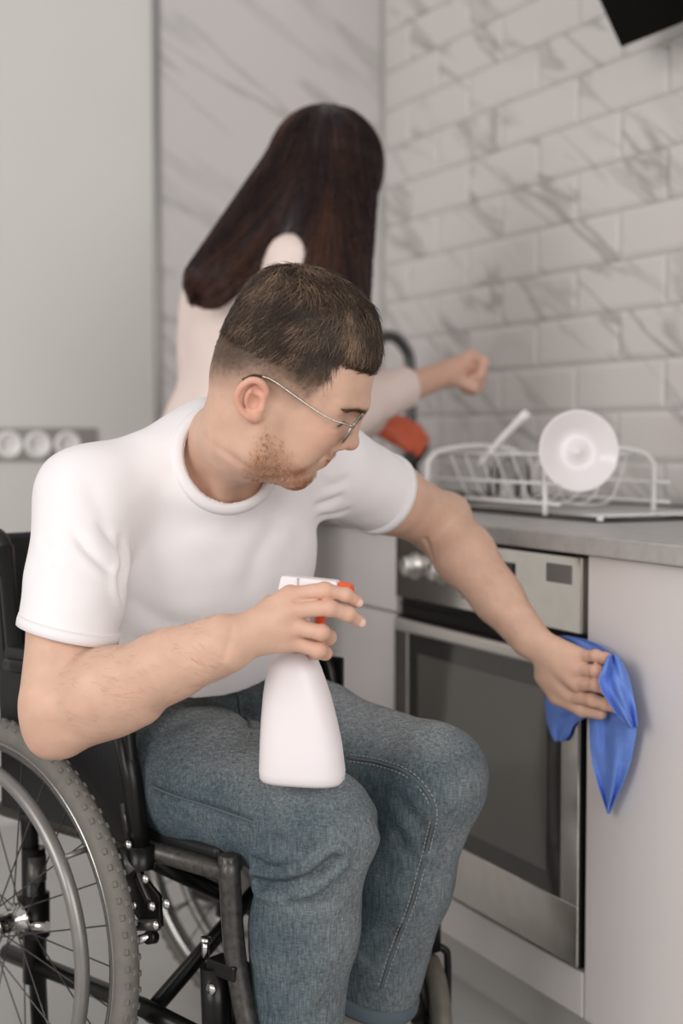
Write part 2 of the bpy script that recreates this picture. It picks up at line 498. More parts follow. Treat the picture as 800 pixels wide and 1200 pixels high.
# tap
tp = thing('kitchen_tap', K(1.42, -.47, TOP), 'dark grey gooseneck kitchen tap over the sink', 'tap')
M_tap = mat('tap_grey', (84, 84, 84), .3, .7)
m = MB(); m.lathe(K(1.42, -.49, TOP), (0, 0, 1), [(0, .028), (.012, .028), (.014, .022), (.10, .021), (.10, 0)], 24); m.build('base', M_tap, tp)
P = [K(1.42, -.49, TOP + .09), K(1.42, -.49, TOP + .30), K(1.42, -.475, TOP + .36), K(1.42, -.43, TOP + .39), K(1.42, -.37, TOP + .36), K(1.42, -.355, TOP + .29), K(1.42, -.355, TOP + .23)]
m = MB(); m.tube(spline(P, 8), .014, 14); m.build('spout', M_tap, tp)
m = MB(); m.tube([K(1.42, -.49, TOP + .07), K(1.36, -.48, TOP + .085), K(1.30, -.47, TOP + .12)], [.010, .008, .007], 10); m.build('lever', M_tap, tp)
# ================================================================== smooth sculpting toolkit (signed distances -> mesh)
def nrm(v): v = np.asarray(v, float); return v / np.linalg.norm(v)
def smin(a, b, k):
    h = np.maximum(k - np.abs(a - b), 0) / k
    return np.minimum(a, b) - h * h * k * .25
class Sculpt:
    def __init__(s): s.ops = []
    def _op(s, fn, c, r, kind, k): s.ops.append((fn, np.asarray(c, np.float32), float(r), kind, float(k))); return s
    def ell(s, c, r, R=None, kind='u', k=.012):
        """ellipsoid; R columns are its axes"""
        c = np.asarray(c, np.float32); r = np.asarray(r, np.float32)
        Rm = np.eye(3, dtype=np.float32) if R is None else np.asarray(R, np.float32)
        def fn(P):
            q = (P - c) @ Rm
            k0 = np.sqrt(((q / r) ** 2).sum(-1)); k1 = np.sqrt(((q / (r * r)) ** 2).sum(-1)) + 1e-9
            return k0 * (k0 - 1) / k1
        return s._op(fn, c, r.max(), kind, k)
    def rc(s, a, b, ra, rb, kind='u', k=.012, flat=None, ratio=1.0):
        """tapered capsule; flat/ratio squashes the section along one direction"""
        a = np.asarray(a, np.float32); b = np.asarray(b, np.float32); ba = b - a
        L2 = float(ba @ ba) + 1e-12
        w = None if flat is None else np.asarray(nrm(flat), np.float32)
        def fn(P):
            pa = P - a
            t = np.clip((pa @ ba) / L2, 0, 1)
            q = pa - t[..., None] * ba
            if w is not None:
                q = q + w * ((q @ w) * (1 / ratio - 1))[..., None]
                return (np.sqrt((q * q).sum(-1)) - (ra + (rb - ra) * t)) * min(1.0, ratio)
            return np.sqrt((q * q).sum(-1)) - (ra + (rb - ra) * t)
        return s._op(fn, (a + b) / 2, math.sqrt(L2) / 2 + max(ra, rb) * max(1, 1), kind, k)
    def chain(s, P, R, kind='u', k=.012, kin=None, **kw):
        for i in range(len(P) - 1):
            s.rc(P[i], P[i + 1], R[i], R[i + 1], kind, k if (i == 0 or kin is None) else kin, **kw)
        return s
    def half(s, p, n, k=.002, c=None, r=9.0):
        """cut away the side that n points to (optionally only near c)"""
        p = np.asarray(p, np.float32); n = np.asarray(nrm(n), np.float32)
        return s._op(lambda P: (P - p) @ n, p if c is None else c, r, 'i', k)
    def eval(s, P, diag=0.0):
        """P: (B, m, 3) blocks"""
        cen = P.mean(1)
        d = np.full(P.shape[:2], .5, np.float32)
        for fn, c, r, kind, k in s.ops:
            sel = np.sqrt(((cen - c) ** 2).sum(-1)) < r * 1.15 + k * 1.5 + diag + .012
            if not sel.any(): continue
            v = fn(P[sel]).astype(np.float32)
            if kind == 'u': d[sel] = smin(d[sel], v, k)
            elif kind == 's': d[sel] = -smin(-d[sel], v, k)
            elif kind == 'i':
                if r > 5: d[sel] = -smin(-d[sel], -v, k)
                else:
                    m = np.sqrt(((P[sel] - c) ** 2).sum(-1)) < r
                    dd = d[sel]; d[sel] = np.where(m, -smin(-dd, -v, k), dd)
            elif kind == 'e':      # engrave: v is an added height
                d[sel] = d[sel] + v
        return d
    def at(s, P):
        P = np.asarray(P, np.float32).reshape(-1, 1, 3)
        return s.eval(P, .03)[:, 0]
    def grad(s, P, e=.0015):
        P = np.asarray(P, np.float32)
        g = np.stack([s.at(P + np.eye(3, dtype=np.float32)[i] * e) - s.at(P - np.eye(3, dtype=np.float32)[i] * e) for i in range(3)], -1)
        return g / (np.linalg.norm(g, axis=-1, keepdims=True) + 1e-9)
    def project(s, P, level=0.0, it=4):
        P = np.asarray(P, np.float32).copy()
        for _ in range(it):
            P -= s.grad(P) * (s.at(P) - level)[:, None]
        return P
    def mesh(s, lo, hi, h):
        lo = np.asarray(lo, np.float32); hi = np.asarray(hi, np.float32)
        n = 8; Bs = n * h
        cnt = np.ceil((hi - lo) / Bs).astype(int)
        I = np.stack(np.meshgrid(*[np.arange(c) for c in cnt], indexing='ij'), -1).reshape(-1, 3)
        cen = (lo + (I + .5) * Bs - h / 2).astype(np.float32)
        dg = Bs * .87
        dc = s.eval(cen[:, None, :], dg * 1.6)[:, 0]
        near = np.abs(dc) < dg * 1.5
        inside = dc <= -dg * 1.5
        grid = vdb.FloatGrid(.05)
        for ijk in I[inside]:
            b = (ijk * n).tolist()
            grid.fill(tuple(b), tuple(v + n - 1 for v in b), -.05)
        loc = np.stack(np.meshgrid(*[np.arange(n)] * 3, indexing='ij'), -1).reshape(-1, 3).astype(np.float32) * h
        In = I[near]
        for c0 in range(0, len(In), 400):
            J = In[c0:c0 + 400]
            P = (lo + J * Bs).astype(np.float32)[:, None, :] + loc
            D = s.eval(P, dg)
            D = np.clip(D, -.05, .05)
            for q, ijk in enumerate(J):
                grid.copyFromArray(np.ascontiguousarray(D[q].reshape(n, n, n)), ijk=tuple((ijk * n).tolist()))
        V, Q = grid.convertToQuads(isovalue=0.0)
        V = np.asarray(V, np.float32) * h + lo
        Q = np.asarray(Q).astype(np.int64)[:, ::-1]
        # drop stray crumbs far from the real surface
        c = V[Q]; nn = np.cross(c[:, 1] - c[:, 0], c[:, 2] - c[:, 0]).mean(0)
        return V, np.ascontiguousarray(Q)
def orient(V, Q, S):
    """make faces look outwards"""
    i = np.random.default_rng(1).integers(0, len(Q), 300)
    c = V[Q[i]]
    nn = np.cross(c[:, 1] - c[:, 0], c[:, 2] - c[:, 0])
    g = S.grad(c.mean(1))
    return Q if ((nn * g).sum(-1) > 0).mean() > .5 else np.ascontiguousarray(Q[:, ::-1])
def vnormals(V, Q):
    n = np.zeros_like(V)
    fn = np.cross(V[Q[:, 2]] - V[Q[:, 0]], V[Q[:, 3]] - V[Q[:, 1]])
    for k in range(4): np.add.at(n, Q[:, k], fn)
    return n / (np.linalg.norm(n, axis=1, keepdims=True) + 1e-12)
def relax(V, Q, it=1, lam=.5):
    for _ in range(it):
        acc = np.zeros_like(V); cnt = np.zeros(len(V), np.float32)
        for k in range(4):
            a, b = Q[:, k], Q[:, (k + 1) % 4]
            np.add.at(acc, a, V[b]); np.add.at(acc, b, V[a])
            np.add.at(cnt, a, 1); np.add.at(cnt, b, 1)
        V = V + lam * (acc / np.maximum(cnt, 1)[:, None] - V)
    return V
def sculpt_obj(name, S, lo, hi, h, material, parent, smooth_it=1, disp=None, color=None):
    V, Q = S.mesh(lo, hi, h)
    Q = orient(V, Q, S)
    if smooth_it: V = relax(V, Q, smooth_it)
    if disp is not None:
        V = V + vnormals(V, Q) * disp(V)[:, None].astype(np.float32)
    me = mesh_np(name, V, Q, True)
    if color is not None:
        c = color(V)
        a = me.color_attributes.new('Col', 'FLOAT_COLOR', 'POINT')
        a.data.foreach_set('color', np.concatenate([c, np.ones((len(c), 1))], 1).astype(np.float32).ravel())
    return obj(name, me, material, parent)
def ss(x, a, b):
    t = np.clip((x - a) / (b - a), 0, 1); return t * t * (3 - 2 * t)
def mixc(c, col, w): return c * (1 - w[:, None]) + np.asarray(col) * w[:, None]
def vnoise(P, f, seed=0):
    """smooth lattice noise, about -1..1; f in cells per metre"""
    tab = np.random.default_rng(seed).uniform(-1, 1, 4096)
    q = np.asarray(P, float) * f; i = np.floor(q).astype(np.int64); t = q - i; t = t * t * (3 - 2 * t)
    def hsh(a, b, c): return tab[(a * 73856093 ^ b * 19349663 ^ c * 83492791) & 4095]
    x, y, z = i[:, 0], i[:, 1], i[:, 2]; o = 0
    for dx in (0, 1):
        for dy in (0, 1):
            for dz in (0, 1):
                o = o + hsh(x + dx, y + dy, z + dz) * (t[:, 0] if dx else 1 - t[:, 0]) * (t[:, 1] if dy else 1 - t[:, 1]) * (t[:, 2] if dz else 1 - t[:, 2])
    return o
def polydist(V, P):
    """distance to a polyline"""
    best = np.full(len(V), 1e9)
    for i in range(len(P) - 1):
        a, b = P[i], P[i + 1]; ba = b - a
        t = np.clip(((V - a) @ ba) / (ba @ ba), 0, 1)
        best = np.minimum(best, np.linalg.norm(V - a - t[:, None] * ba, axis=1))
    return best
def strands_mesh(P, r0, r1, side=3):
    """P: (n, k, 3) polylines -> thin tapered tubes in one mesh"""
    n, k, _ = P.shape
    T = np.gradient(P, axis=1); T /= np.linalg.norm(T, axis=-1, keepdims=True) + 1e-9
    ref = np.array([.31, .52, .79])
    A = np.cross(T, ref); A /= np.linalg.norm(A, axis=-1, keepdims=True) + 1e-9
    B = np.cross(T, A)
    r = np.linspace(r0, r1, k)[None, :, None]
    V = np.stack([P + r * (math.cos(2 * math.pi * j / side) * A + math.sin(2 * math.pi * j / side) * B) for j in range(side)], 2)
    idx = np.arange(n * k * side).reshape(n, k, side)
    q = []
    for j in range(side):
        j2 = (j + 1) % side
        q.append(np.stack([idx[:, :-1, j], idx[:, :-1, j2], idx[:, 1:, j2], idx[:, 1:, j]], -1).reshape(-1, 4))
    return V.reshape(-1, 3), np.concatenate(q)
# ================================================================== the man in the wheelchair
MAN = thing('person', C(.06, .21, 0), 'seated man in white t-shirt and blue jeans reaching out to wipe the oven', 'person')
# ---- joints
PEL = C(.06, .21, .53)
SH_R = U(102, 584, 1.74); EL_R = U(67, 830, 1.645); WR_R = U(264, 754, 1.575)
SH_L = U(385, 548, 1.95); EL_L = U(514, 612, 2.13); WR_L = U(618, 745, 2.00)
SHM = (SH_R + SH_L) / 2
LAT = nrm(SH_L - SH_R)                       # towards his left
UPT = SHM - PEL; UPT = nrm(UPT - LAT * (UPT @ LAT))
FRT = np.cross(LAT, UPT)                     # out of the chest: left x up = forward
if FRT @ CF < 0: FRT = -FRT
RT = np.stack([LAT, FRT, UPT], 1)
# ---- head frame
HL = nrm([.09, .97, .22]); HF = np.array([.908, -.07, -.418]); HF = nrm(HF - HL * (HF @ HL)); HU = np.cross(HF, HL)
HO = U(308, 478, 1.62) + .072 * HL
RH = np.stack([HF, HL, HU], 1)
def H(x, y, z): return HO + (HF * x + HL * y + HU * z) * .001
def hl(V): return ((np.asarray(V) - HO) @ RH) * 1000          # head-local millimetres

NECK = U(258, 528, 1.80)
B = Sculpt()
def he(c, r, k=12, kind='u', rot=None):
    R = RH if rot is None else RH @ np.array(rot)
    B.ell(H(*c), np.array(r) * .001, R, kind, k * .001)
def hr(a, b, ra, rb, k=10, kind='u', **kw): B.rc(H(*a), H(*b), ra * .001, rb * .001, kind, k * .001, **kw)
def rotz(a): a = math.radians(a); return [[math.cos(a), -math.sin(a), 0], [math.sin(a), math.cos(a), 0], [0, 0, 1]]
def roty(a): a = math.radians(a); return [[math.cos(a), 0, math.sin(a)], [0, 1, 0], [-math.sin(a), 0, math.cos(a)]]
# skull and face
he((8, 0, 46), (91, 75, 90))
he((40, 0, 42), (62, 66, 70), 20)
he((52, 0, -14), (44, 52, 64), 30)
for s in (-1, 1):
    hr((14, 50 * s, -50), (60, 20 * s, -76), 15, 13, 26)
    hr((8, 58 * s, -8), (14, 50 * s, -52), 14, 15, 22)
    he((62, 42 * s, -4), (24, 17, 20), 24)
    he((56, 45 * s, -34), (20, 10, 22), 20)
he((67, 0, -75), (13, 19, 14), 16)
he((70, 0, -42), (19, 27, 24), 20)
# brow, nose
for s in (-1, 1):
    hr((100, 9 * s, 33), (78, 50 * s, 32), 8, 7, 16)
    he((97, 35 * s, 20), (12, 20, 9), 12, 's')
    he((76, 37 * s, 18), (13.8, 18, 11.5), 4)
    he((81, 37 * s, 6), (9, 16, 4), 8)
hr((97, 0, 26), (107, 0, -10), 7, 8.2, 12)
he((107.5, 0, -14), (10.0, 10.5, 8.8), 8)
for s in (-1, 1):
    he((95, 12.5 * s, -17), (10, 7.2, 8), 6)
    he((99.5, 7 * s, -25.5), (6, 3.2, 3.4), 2, 's')
    hr((96, 22 * s, -15), (80, 33 * s, -34), 2.6, 2.4, 9, 's')
# lips
for s in (-1, 1):
    hr((88.5, 3 * s, -40.0), (72, 25 * s, -37), 4.6, 2.0, 4)
    hr((83.5, 0, -51.0), (72, 23 * s, -40.0), 5.4, 1.8, 4)
    hr((88.5, 0, -45.6), (72, 28 * s, -38), 1.0, 1.3, 2.2, 's')
    he((68, 32 * s, -36), (5, 4, 5), 6, 's')
he((87, 0, -60), (8, 16, 4), 8, 's')
# ears
for s in (-1, 1):
    def E_(x, o, z): return (x, (74 + o) * s, z)
    B.ell(H(*E_(-13, 5, 7)), np.array([14.5, 5.0, 22.5]) * .001, RH @ np.array(roty(-18)) @ np.array(rotz(-16 * s * -1)), 'u', .006)
    he(E_(-5, 4.5, -10), (8, 4.5, 9), 6)
    hel = [E_(-3, 5, 12), E_(-4, 9, 22), E_(-13, 13, 29.5), E_(-24, 15, 27), E_(-31, 14.5, 14), E_(-29.5, 13, 0), E_(-20, 11, -10), E_(-9, 8.5, -15)]
    hs = spline(np.array(hel), 3)
    for i in range(len(hs) - 1): hr(hs[i], hs[i + 1], 3.3, 3.3, 3)
    ah = spline(np.array([E_(-12, 11.5, 22), E_(-20, 11.5, 15), E_(-20, 10, 4), E_(-12, 8.5, -5)]), 3)
    for i in range(len(ah) - 1): hr(ah[i], ah[i + 1], 2.5, 2.5, 3)
    he(E_(-11, 10.5, 4), (6.5, 7, 9), 3, 's')
    he(E_(-13, 13, 19), (6, 4, 3.5), 3, 's')
    he(E_(-1, 7, 1), (3.5, 4, 5), 4)
# neck
B.chain([H(-14, 0, 2), H(-6, 0, -48), NECK + LAT * .0 - FRT * .005], [.057, .0535, .0535], k=.030)
for s in (-1, 1):
    B.rc(H(-14, 50 * s, -22), NECK + LAT * .022 * s + FRT * .052 - UPT * .03, .012, .010, k=.022)
B.ell(NECK + FRT * .052 + UPT * .035 + (H(0, 0, 0) - H(0, 0, 0)), (.012, .012, .016), RT, k=.02)
# torso under the shirt
CH = SHM - UPT * .13 + FRT * .01
B.ell(CH, (.150, .095, .165), RT, k=.05)
B.ell((CH + PEL) / 2 - UPT * .02, (.115, .075, .17), RT, k=.05)
B.ell(PEL, (.12, .07, .09), RT, k=.05)
for s, SH in ((-1, SH_R), (1, SH_L)):
    B.rc(NECK - UPT * .030 - FRT * .02, SH, .042, .042, k=.03)
# arms
def arm(SH, EL, WR, r_up, r_el, r_fo, r_wr, tip, kf=.02):
    ax = nrm(WR - EL); ua = nrm(EL - SH)
    B.rc(SH, SH + (EL - SH) * .5, r_up + .004, r_up, k=.03)
    B.rc(SH + (EL - SH) * .5, EL - ua * .01, r_up, r_el, k=.02)
    B.rc(EL + ax * .005, EL + (WR - EL) * .30, r_el * .96, r_fo, k=kf)
    B.rc(EL + (WR - EL) * .30, EL + (WR - EL) * .68, r_fo, (r_fo + r_wr) / 2 - .001, k=.02)
    B.ell(tip, (.021, .021, .021), k=.04)
    return ax
axR = arm(SH_R, EL_R, WR_R, .0505, .0455, .0445, .031, U(57, 864, 1.650), .010)
B.rc(U(80, 859, 1.64), U(165, 826, 1.615), .0185, .020, k=.03)
axL = arm(SH_L, EL_L, WR_L, .0505, .044, .043, .030, U(531, 600, 2.16))
# forearm ends, flattened towards the wrist
fl_R = U(300, 700, 1.5) - U(300, 700, 1.6)
B.rc(EL_R + (WR_R - EL_R) * .66, WR_R, .0395, .0335, k=.016, flat=fl_R, ratio=.82)
fl_L = KN
B.rc(EL_L + (WR_L - EL_L) * .66, WR_L, .037, .0315, k=.016, flat=fl_L, ratio=.80)

# ---- right hand around the sprayer neck: palm first, then each finger
def finger(pts, rad, k=.0030):
    for i in range(len(pts) - 1):
        B.rc(pts[i], pts[i + 1], rad[i], rad[i + 1], k=k)
    for i in (1, 2):                                                     # knuckle joints
        B.ell(pts[i], (rad[i] * 1.06,) * 3, k=.003)
def nail(tip, prev, n, r):
    ax = nrm(tip - prev)
    return tip + ax * r * .35 + n * r * .80
def UK(px, py, n):
    """point of the plane n metres in front of the unit fronts seen at that pixel"""
    o = np.array([0, 0, CAMH]); d = U(px, py, 1.0) - o
    t = (n - (o - K0) @ KN) / (d @ KN)
    return o + d * t
RI = [U(340, 697, 1.582), U(381, 692, 1.572), U(404, 697, 1.576), U(419, 706, 1.586)]
RM = [U(343, 715, 1.576), U(386, 713, 1.564), U(408, 720, 1.572), U(422.5, 729, 1.584)]
RR = [U(345, 735, 1.578), U(377, 741, 1.566), U(385, 747, 1.592), U(370, 750, 1.620)]
RP = [U(346, 753, 1.584), U(373, 762, 1.576), U(381, 766, 1.600), U(367, 767, 1.622)]
for kn, rr, w in ((RI[0], .0115, .017), (RM[0], .0118, .018), (RR[0], .0115, .018), (RP[0], .0105, .017)):
    B.rc(WR_R + (kn - WR_R) * .10, kn, w, rr, k=.010)
RT_ = [U(288, 740, 1.592), U(318, 712, 1.612), U(346, 704, 1.640), U(366, 706, 1.652)]
B.rc(RT_[0], RT_[1], .017, .0135, k=.010); B.rc(RT_[1], RT_[2], .0125, .0110, k=.006); B.rc(RT_[2], RT_[3], .0110, .0090, k=.004)
finger(RI, [.0098, .0086, .0080, .0068]); finger(RM, [.0100, .0088, .0081, .0069])
finger(RR, [.0098, .0087, .0080, .0072]); finger(RP, [.0090, .0080, .0072, .0064])
# ---- left hand pressed on the cloth
LP_ = [UK(681, 769, .058), UK(698, 768.5, .054), UK(709, 771.5, .044), UK(719, 775.5, .034)]
LR_ = [UK(679, 785, .060), UK(698, 786, .056), UK(711, 790.5, .044), UK(722, 797, .032)]
LM_ = [UK(676, 801, .060), UK(698, 803, .056), UK(711, 808, .044), UK(723, 814, .032)]
LI_ = [UK(670, 816, .056), UK(694, 820, .052), UK(709, 825, .042), UK(722, 830, .032)]
for kn, rr, w in ((LP_[0], .0110, .0165), (LR_[0], .0118, .0175), (LM_[0], .0120, .0175), (LI_[0], .0115, .0165)):
    B.rc(WR_L + (kn - WR_L) * .10, kn, w, rr, k=.010)
LT_ = [UK(640, 792, .074), UK(654, 815, .060), UK(682, 831, .046), UK(704, 836, .036)]
B.rc(LT_[0], LT_[1], .0165, .0140, k=.022); B.rc(LT_[1], LT_[2], .0130, .0110, k=.006); B.rc(LT_[2], LT_[3], .0108, .0086, k=.004)
finger(LP_, [.0090, .0080, .0074, .0064]); finger(LR_, [.0098, .0087, .0080, .0070])
finger(LM_, [.0100, .0089, .0082, .0072]); finger(LI_, [.0100, .0089, .0082, .0072])
NAILS = [(nail(p[3], p[2], nrm(np.array([0, 0, CAMH]) - p[3]), r), r) for p, r in ((RI, .0068), (RM, .0069))]

SKIN = np.array(s2l((209, 170, 148))); HAIRC = np.array(s2l((74, 56, 44))); BEARD = np.array(s2l((168, 118, 86)))
def skin_color(V):
    q = hl(V); x, y, z = q[:, 0], np.abs(q[:, 1]), q[:, 2]
    c = np.tile(SKIN, (len(V), 1))
    n1 = vnoise(V, 60, 3); n2 = vnoise(V, 160, 5)
    c *= (1 + .035 * n1 + .02 * n2)[:, None]
    head = (np.linalg.norm(V - HO, axis=1) < .24)
    # warm, ruddy zones: cheeks, ears, nose, knuckles
    red = np.array(s2l((222, 150, 128)))
    w = .42 * np.exp(-(((x - 74) / 22) ** 2 + ((y - 44) / 22) ** 2 + ((z + 4) / 18) ** 2))
    w += .45 * ss(y, 75, 81) * ss(-x, -6, 4) * ss(x, -50, -40) * ss(z, -24, -18) * ss(-z, -44, -36)
    w += .35 * np.exp(-(((x - 111) / 12) ** 2 + (y / 14) ** 2 + ((z + 17) / 10) ** 2))
    c = mixc(c, red, np.clip(w * head, 0, 1))
    kn = np.zeros(len(V))
    for p in (RI, RM, RR, RP, LP_, LR_, LM_, LI_):
        for j, a in ((0, .30), (1, .32), (2, .2), (3, .35)):
            kn += a * np.exp(-(np.linalg.norm(V - p[j], axis=1) / .011) ** 2)
    for e in (EL_R,): kn += .22 * np.exp(-(np.linalg.norm(V - U(58, 862, 1.655), axis=1) / .04) ** 2)
    c = mixc(c, red, np.clip(kn, 0, .55))
    for p, r in NAILS: c = mixc(c, s2l((238, 206, 194)), .8 * (1 - ss(np.linalg.norm(V - p, axis=1), r * .55, r * .85)))
    # lips
    lip = np.exp(-((z + 46 - .16 * y) / 6.0) ** 4) * ss(x, 66, 71) * (y < 27) * (1 - ss(y, 21, 27))
    c = mixc(c, s2l((206, 122, 112)), np.clip(lip * head * .95, 0, 1))
    lip2 = np.exp(-((z + 45.4 - .26 * y) / 1.3) ** 2) * ss(x, 64, 70) * (1 - ss(y, 24, 29))
    c = mixc(c, s2l((120, 62, 54)), np.clip(lip2 * head * .8, 0, 1))
    # eyelid crease / lash shade of the lid skin
    lid = np.exp(-(((y - 38) / 16) ** 4 + ((z - 13 + .012 * (y - 37) ** 2) / 1.5) ** 2)) * ss(x, 62, 68)
    c = mixc(c, s2l((70, 48, 40)), np.clip(lid * head * .9, 0, 1))
    # brows
    br = np.exp(-(((y - 34) / 25) ** 6 + ((z - 32 - .04 * (y - 26)) / 3.8) ** 2)) * ss(x, 56, 64)
    c = mixc(c, s2l((128, 94, 72)), np.clip(br * head * .6, 0, 1))
    # short sides of the haircut
    nz = vnoise(V, 260, 9) * 5 + vnoise(V, 90, 11) * 4
    front = 62 - .30 * np.maximum(0, 80 - z)                      # hairline runs back towards the sideburn
    reg = ss(front - x + nz * .5, -4, 10)
    low = np.where(x > -20, 14 + .0 * x, 14 - (-20 - x) * .55)
    fade = ss(z + nz, low + 4, low + 52)
    side = 1 - ss(y, 74, 78) * (z < 36)
    amt = np.clip(reg * (.22 * ss(z, low - 8, low + 12) + .74 * fade), 0, .96) * side
    amt = np.where((z > 76) & (x < 106), np.maximum(amt, .93 * ss(z, 78, 90)), amt)
    amt = 1 - (1 - amt) ** 1.7
    c = mixc(c, s2l((80, 62, 49)), np.clip(amt * head, 0, .97))
    # beard: jaw, chin, moustache
    up = np.interp(x, [-5, 15, 46, 62, 74, 82, 100], [-10, -12, -28, -38, -48, -57, -58]) + nz * .5
    beard = ss(up - z, -6, 24) * ss(x, 0, 16) * (1 - ss(-z, 96, 108)) * (1 - .0 * y)
    under = ss(-z - 92 + .35 * (x - 20), 0, 14)
    beard = beard * (1 - .55 * under)
    must = np.exp(-((z + 33.5 - .10 * y) / 5.0) ** 4) * ss(x, 66, 76) * (1 - ss(y, 26, 34))
    chin = ss(-z, 50, 60) * ss(x, 55, 66)
    bd = np.clip(np.maximum(beard * (.44 + .36 * chin), must * .66), 0, .85) * (1 - np.clip(lip, 0, 1))
    bd *= np.clip(.78 + .35 * vnoise(V, 300, 21) + .25 * vnoise(V, 120, 22), .35, 1.1)
    c = mixc(c, BEARD, np.clip(bd * head, 0, .92))
    return c
M_skin = mat('skin', (214, 182, 161), .50, attr='Col', sss=.12, bump=.14, bscale=520, var=.05, vscale=45, spec=.38)
def cam_cast(SDF, x, y, t0=1.3):
    """where the sight line through that pixel first meets the surface"""
    o = np.array([0, 0, CAMH]); d = nrm(U(x, y, 1.0) - o); t = t0
    for _ in range(70):
        dd = float(SDF.at((o + d * t)[None])[0]); t += max(min(dd, .08), -.01) * .8
        if abs(dd) < .0006 or t > 2.8: break
    return o + d * t
CREASE = [([(498, 632), (503, 645), (508, 660)], .0035, .0040),
          ([(345, 704), (368, 703)], .0012, .002), ([(272, 736), (268, 752), (262, 772)], .0014, .004),
          ([(232, 500), (262, 530), (300, 552)], .0016, .006)]
CRS = [(spline(np.array([cam_cast(B, x, y) for x, y in p]), 5), a, w) for p, a, w in CREASE]
def body_disp(V):
    d = .0007 * vnoise(V, 40, 15)
    for P, a, w in CRS:
        ds = polydist(V, P); d = d - a * np.exp(-(ds / w) ** 2)
    return d
body = sculpt_obj('body', B, (-.46, 1.46, .40), (.44, 2.30, 1.24), .0016, M_skin, MAN, 1, body_disp, skin_color)
# ---------------------------------------------------------------- the man's hair
HV = Sculpt()
_hc = np.array([8, 0, 46], np.float32); _hr = np.array([91, 75, 90], np.float32)
def hair_fn(P):
    q = ((P - HO.astype(np.float32)) @ RH.astype(np.float32)) * 1000
    e = q - _hc
    k0 = np.sqrt(((e / _hr) ** 2).sum(-1)); k1 = np.sqrt(((e / (_hr * _hr)) ** 2).sum(-1)) + 1e-9
    d = k0 * (k0 - 1) / k1
    x, z = q[..., 0], q[..., 2]
    th = np.interp(z, [40, 62, 84, 104, 122, 140, 175], [-3, .3, 3.0, 9.0, 16.0, 22.0, 25.0])
    fr = np.interp(x, [20, 60, 85, 110], [0, 1.5, 5.0, 7.0]) * np.interp(z, [70, 84, 100, 130], [0, 1, 1, .3])
    bk = np.interp(x, [-90, -60, -20], [1, .6, 0]) * np.interp(z, [70, 100, 140], [0, 3, 3])
    lo = np.interp(x, [-90, 30, 55, 78, 100, 120], [46, 52, 74, 80, 76, 74])          # lower edge of the long hair
    d = d - th - fr - bk
    cut = lo - z + 1.2 * np.sin(x * .9) * np.sin(q[..., 1] * .7 + x * .31)
    h = np.maximum(8 - np.abs(d - cut), 0) / 8
    return (np.maximum(d, cut) + h * h * 2) * .001
HV._op(hair_fn, H(8, 0, 90), .16, 'u', .002)
M_hair = mat('hair_brown', (66, 51, 41), .42, var=.22, vscale=60, spec=.45)
hair = sculpt_obj('hair', HV, HO - .20, HO + .24, .0024, M_hair, MAN, 1, lambda V: .0012 * vnoise(V, 130, 4) - .0012)
def flow(P):
    q = hl(P); x, y, z = q[:, 0], q[:, 1], q[:, 2]
    # swept from the crown forward on top, down and back over the sides
    top = ss(z, 105, 150)
    fx = np.interp(x, [-80, -40, 10, 60, 110], [-.35, .1, .45, .7, .75])
    side_x = np.interp(x, [-80, -20, 40, 80, 110], [-.45, -.45, -.15, .35, .6])
    dx = fx * top + side_x * (1 - top)
    dy = np.sign(y) * .15 * np.ones_like(x) - .35 * top
    dz = -.75 * (1 - top) - .12 * top
    return (HF * dx[:, None] + HL * dy[:, None] + HU * dz[:, None])
def grow(S, roots, L, k, lift, flowf, jit=.25, seed=0, curl=0.0):
    r = np.random.default_rng(seed); n = len(roots)
    P = roots.astype(np.float32); out = [P.copy()]
    L = L * (0.7 + .6 * r.random(n))
    j = r.normal(size=(n, 3)) * jit
    for i in range(1, k):
        f = flowf(P) + j
        g = S.grad(P)
        f = f - g * (f * g).sum(-1, keepdims=True)
        f /= np.linalg.norm(f, axis=1, keepdims=True) + 1e-9
        P = P + (f * (L / (k - 1))[:, None]).astype(np.float32)
        d = S.at(P); P = P - (g * (d - lift * i / (k - 1))[:, None]).astype(np.float32)
        out.append(P.copy())
    return np.stack(out, 1)
def sample_surface(S, o, n, r, cond, seed=0):
    rg = np.random.default_rng(seed)
    d = rg.normal(size=(n, 3)); d /= np.linalg.norm(d, axis=1, keepdims=True)
    P = (np.asarray(o) + d * r).astype(np.float32)
    P = S.project(P, 0, 7)
    return P[cond(P) & (np.abs(S.at(P)) < .002) & (S.grad(P) @ HU > (-.25 if S is HV else -2))]
roots = sample_surface(HV, H(10, 0, 70), 12000, .10, lambda P: hl(P)[:, 2] > 62)
ST = grow(HV, roots, .030, 6, .0030, flow, .20, 1)
M_strand = mat('hair_strand', (74, 58, 46), .34, var=.35, vscale=40, spec=.6)
M_strand2 = mat('hair_strand_light', (144, 118, 96), .34, var=.25, vscale=40, spec=.6)
lum = vnoise(roots * 1.0, 70, 77) + .5 * vnoise(roots, 200, 78)
for nm, sel, mm in (('strands', lum <= .30, M_strand), ('light_strands', lum > .30, M_strand2)):
    V_, Q_ = strands_mesh(ST[sel], .00050, .00012)
    o = obj(nm, mesh_np(nm, V_, Q_, True), mm, hair); o['kind'] = 'stuff'
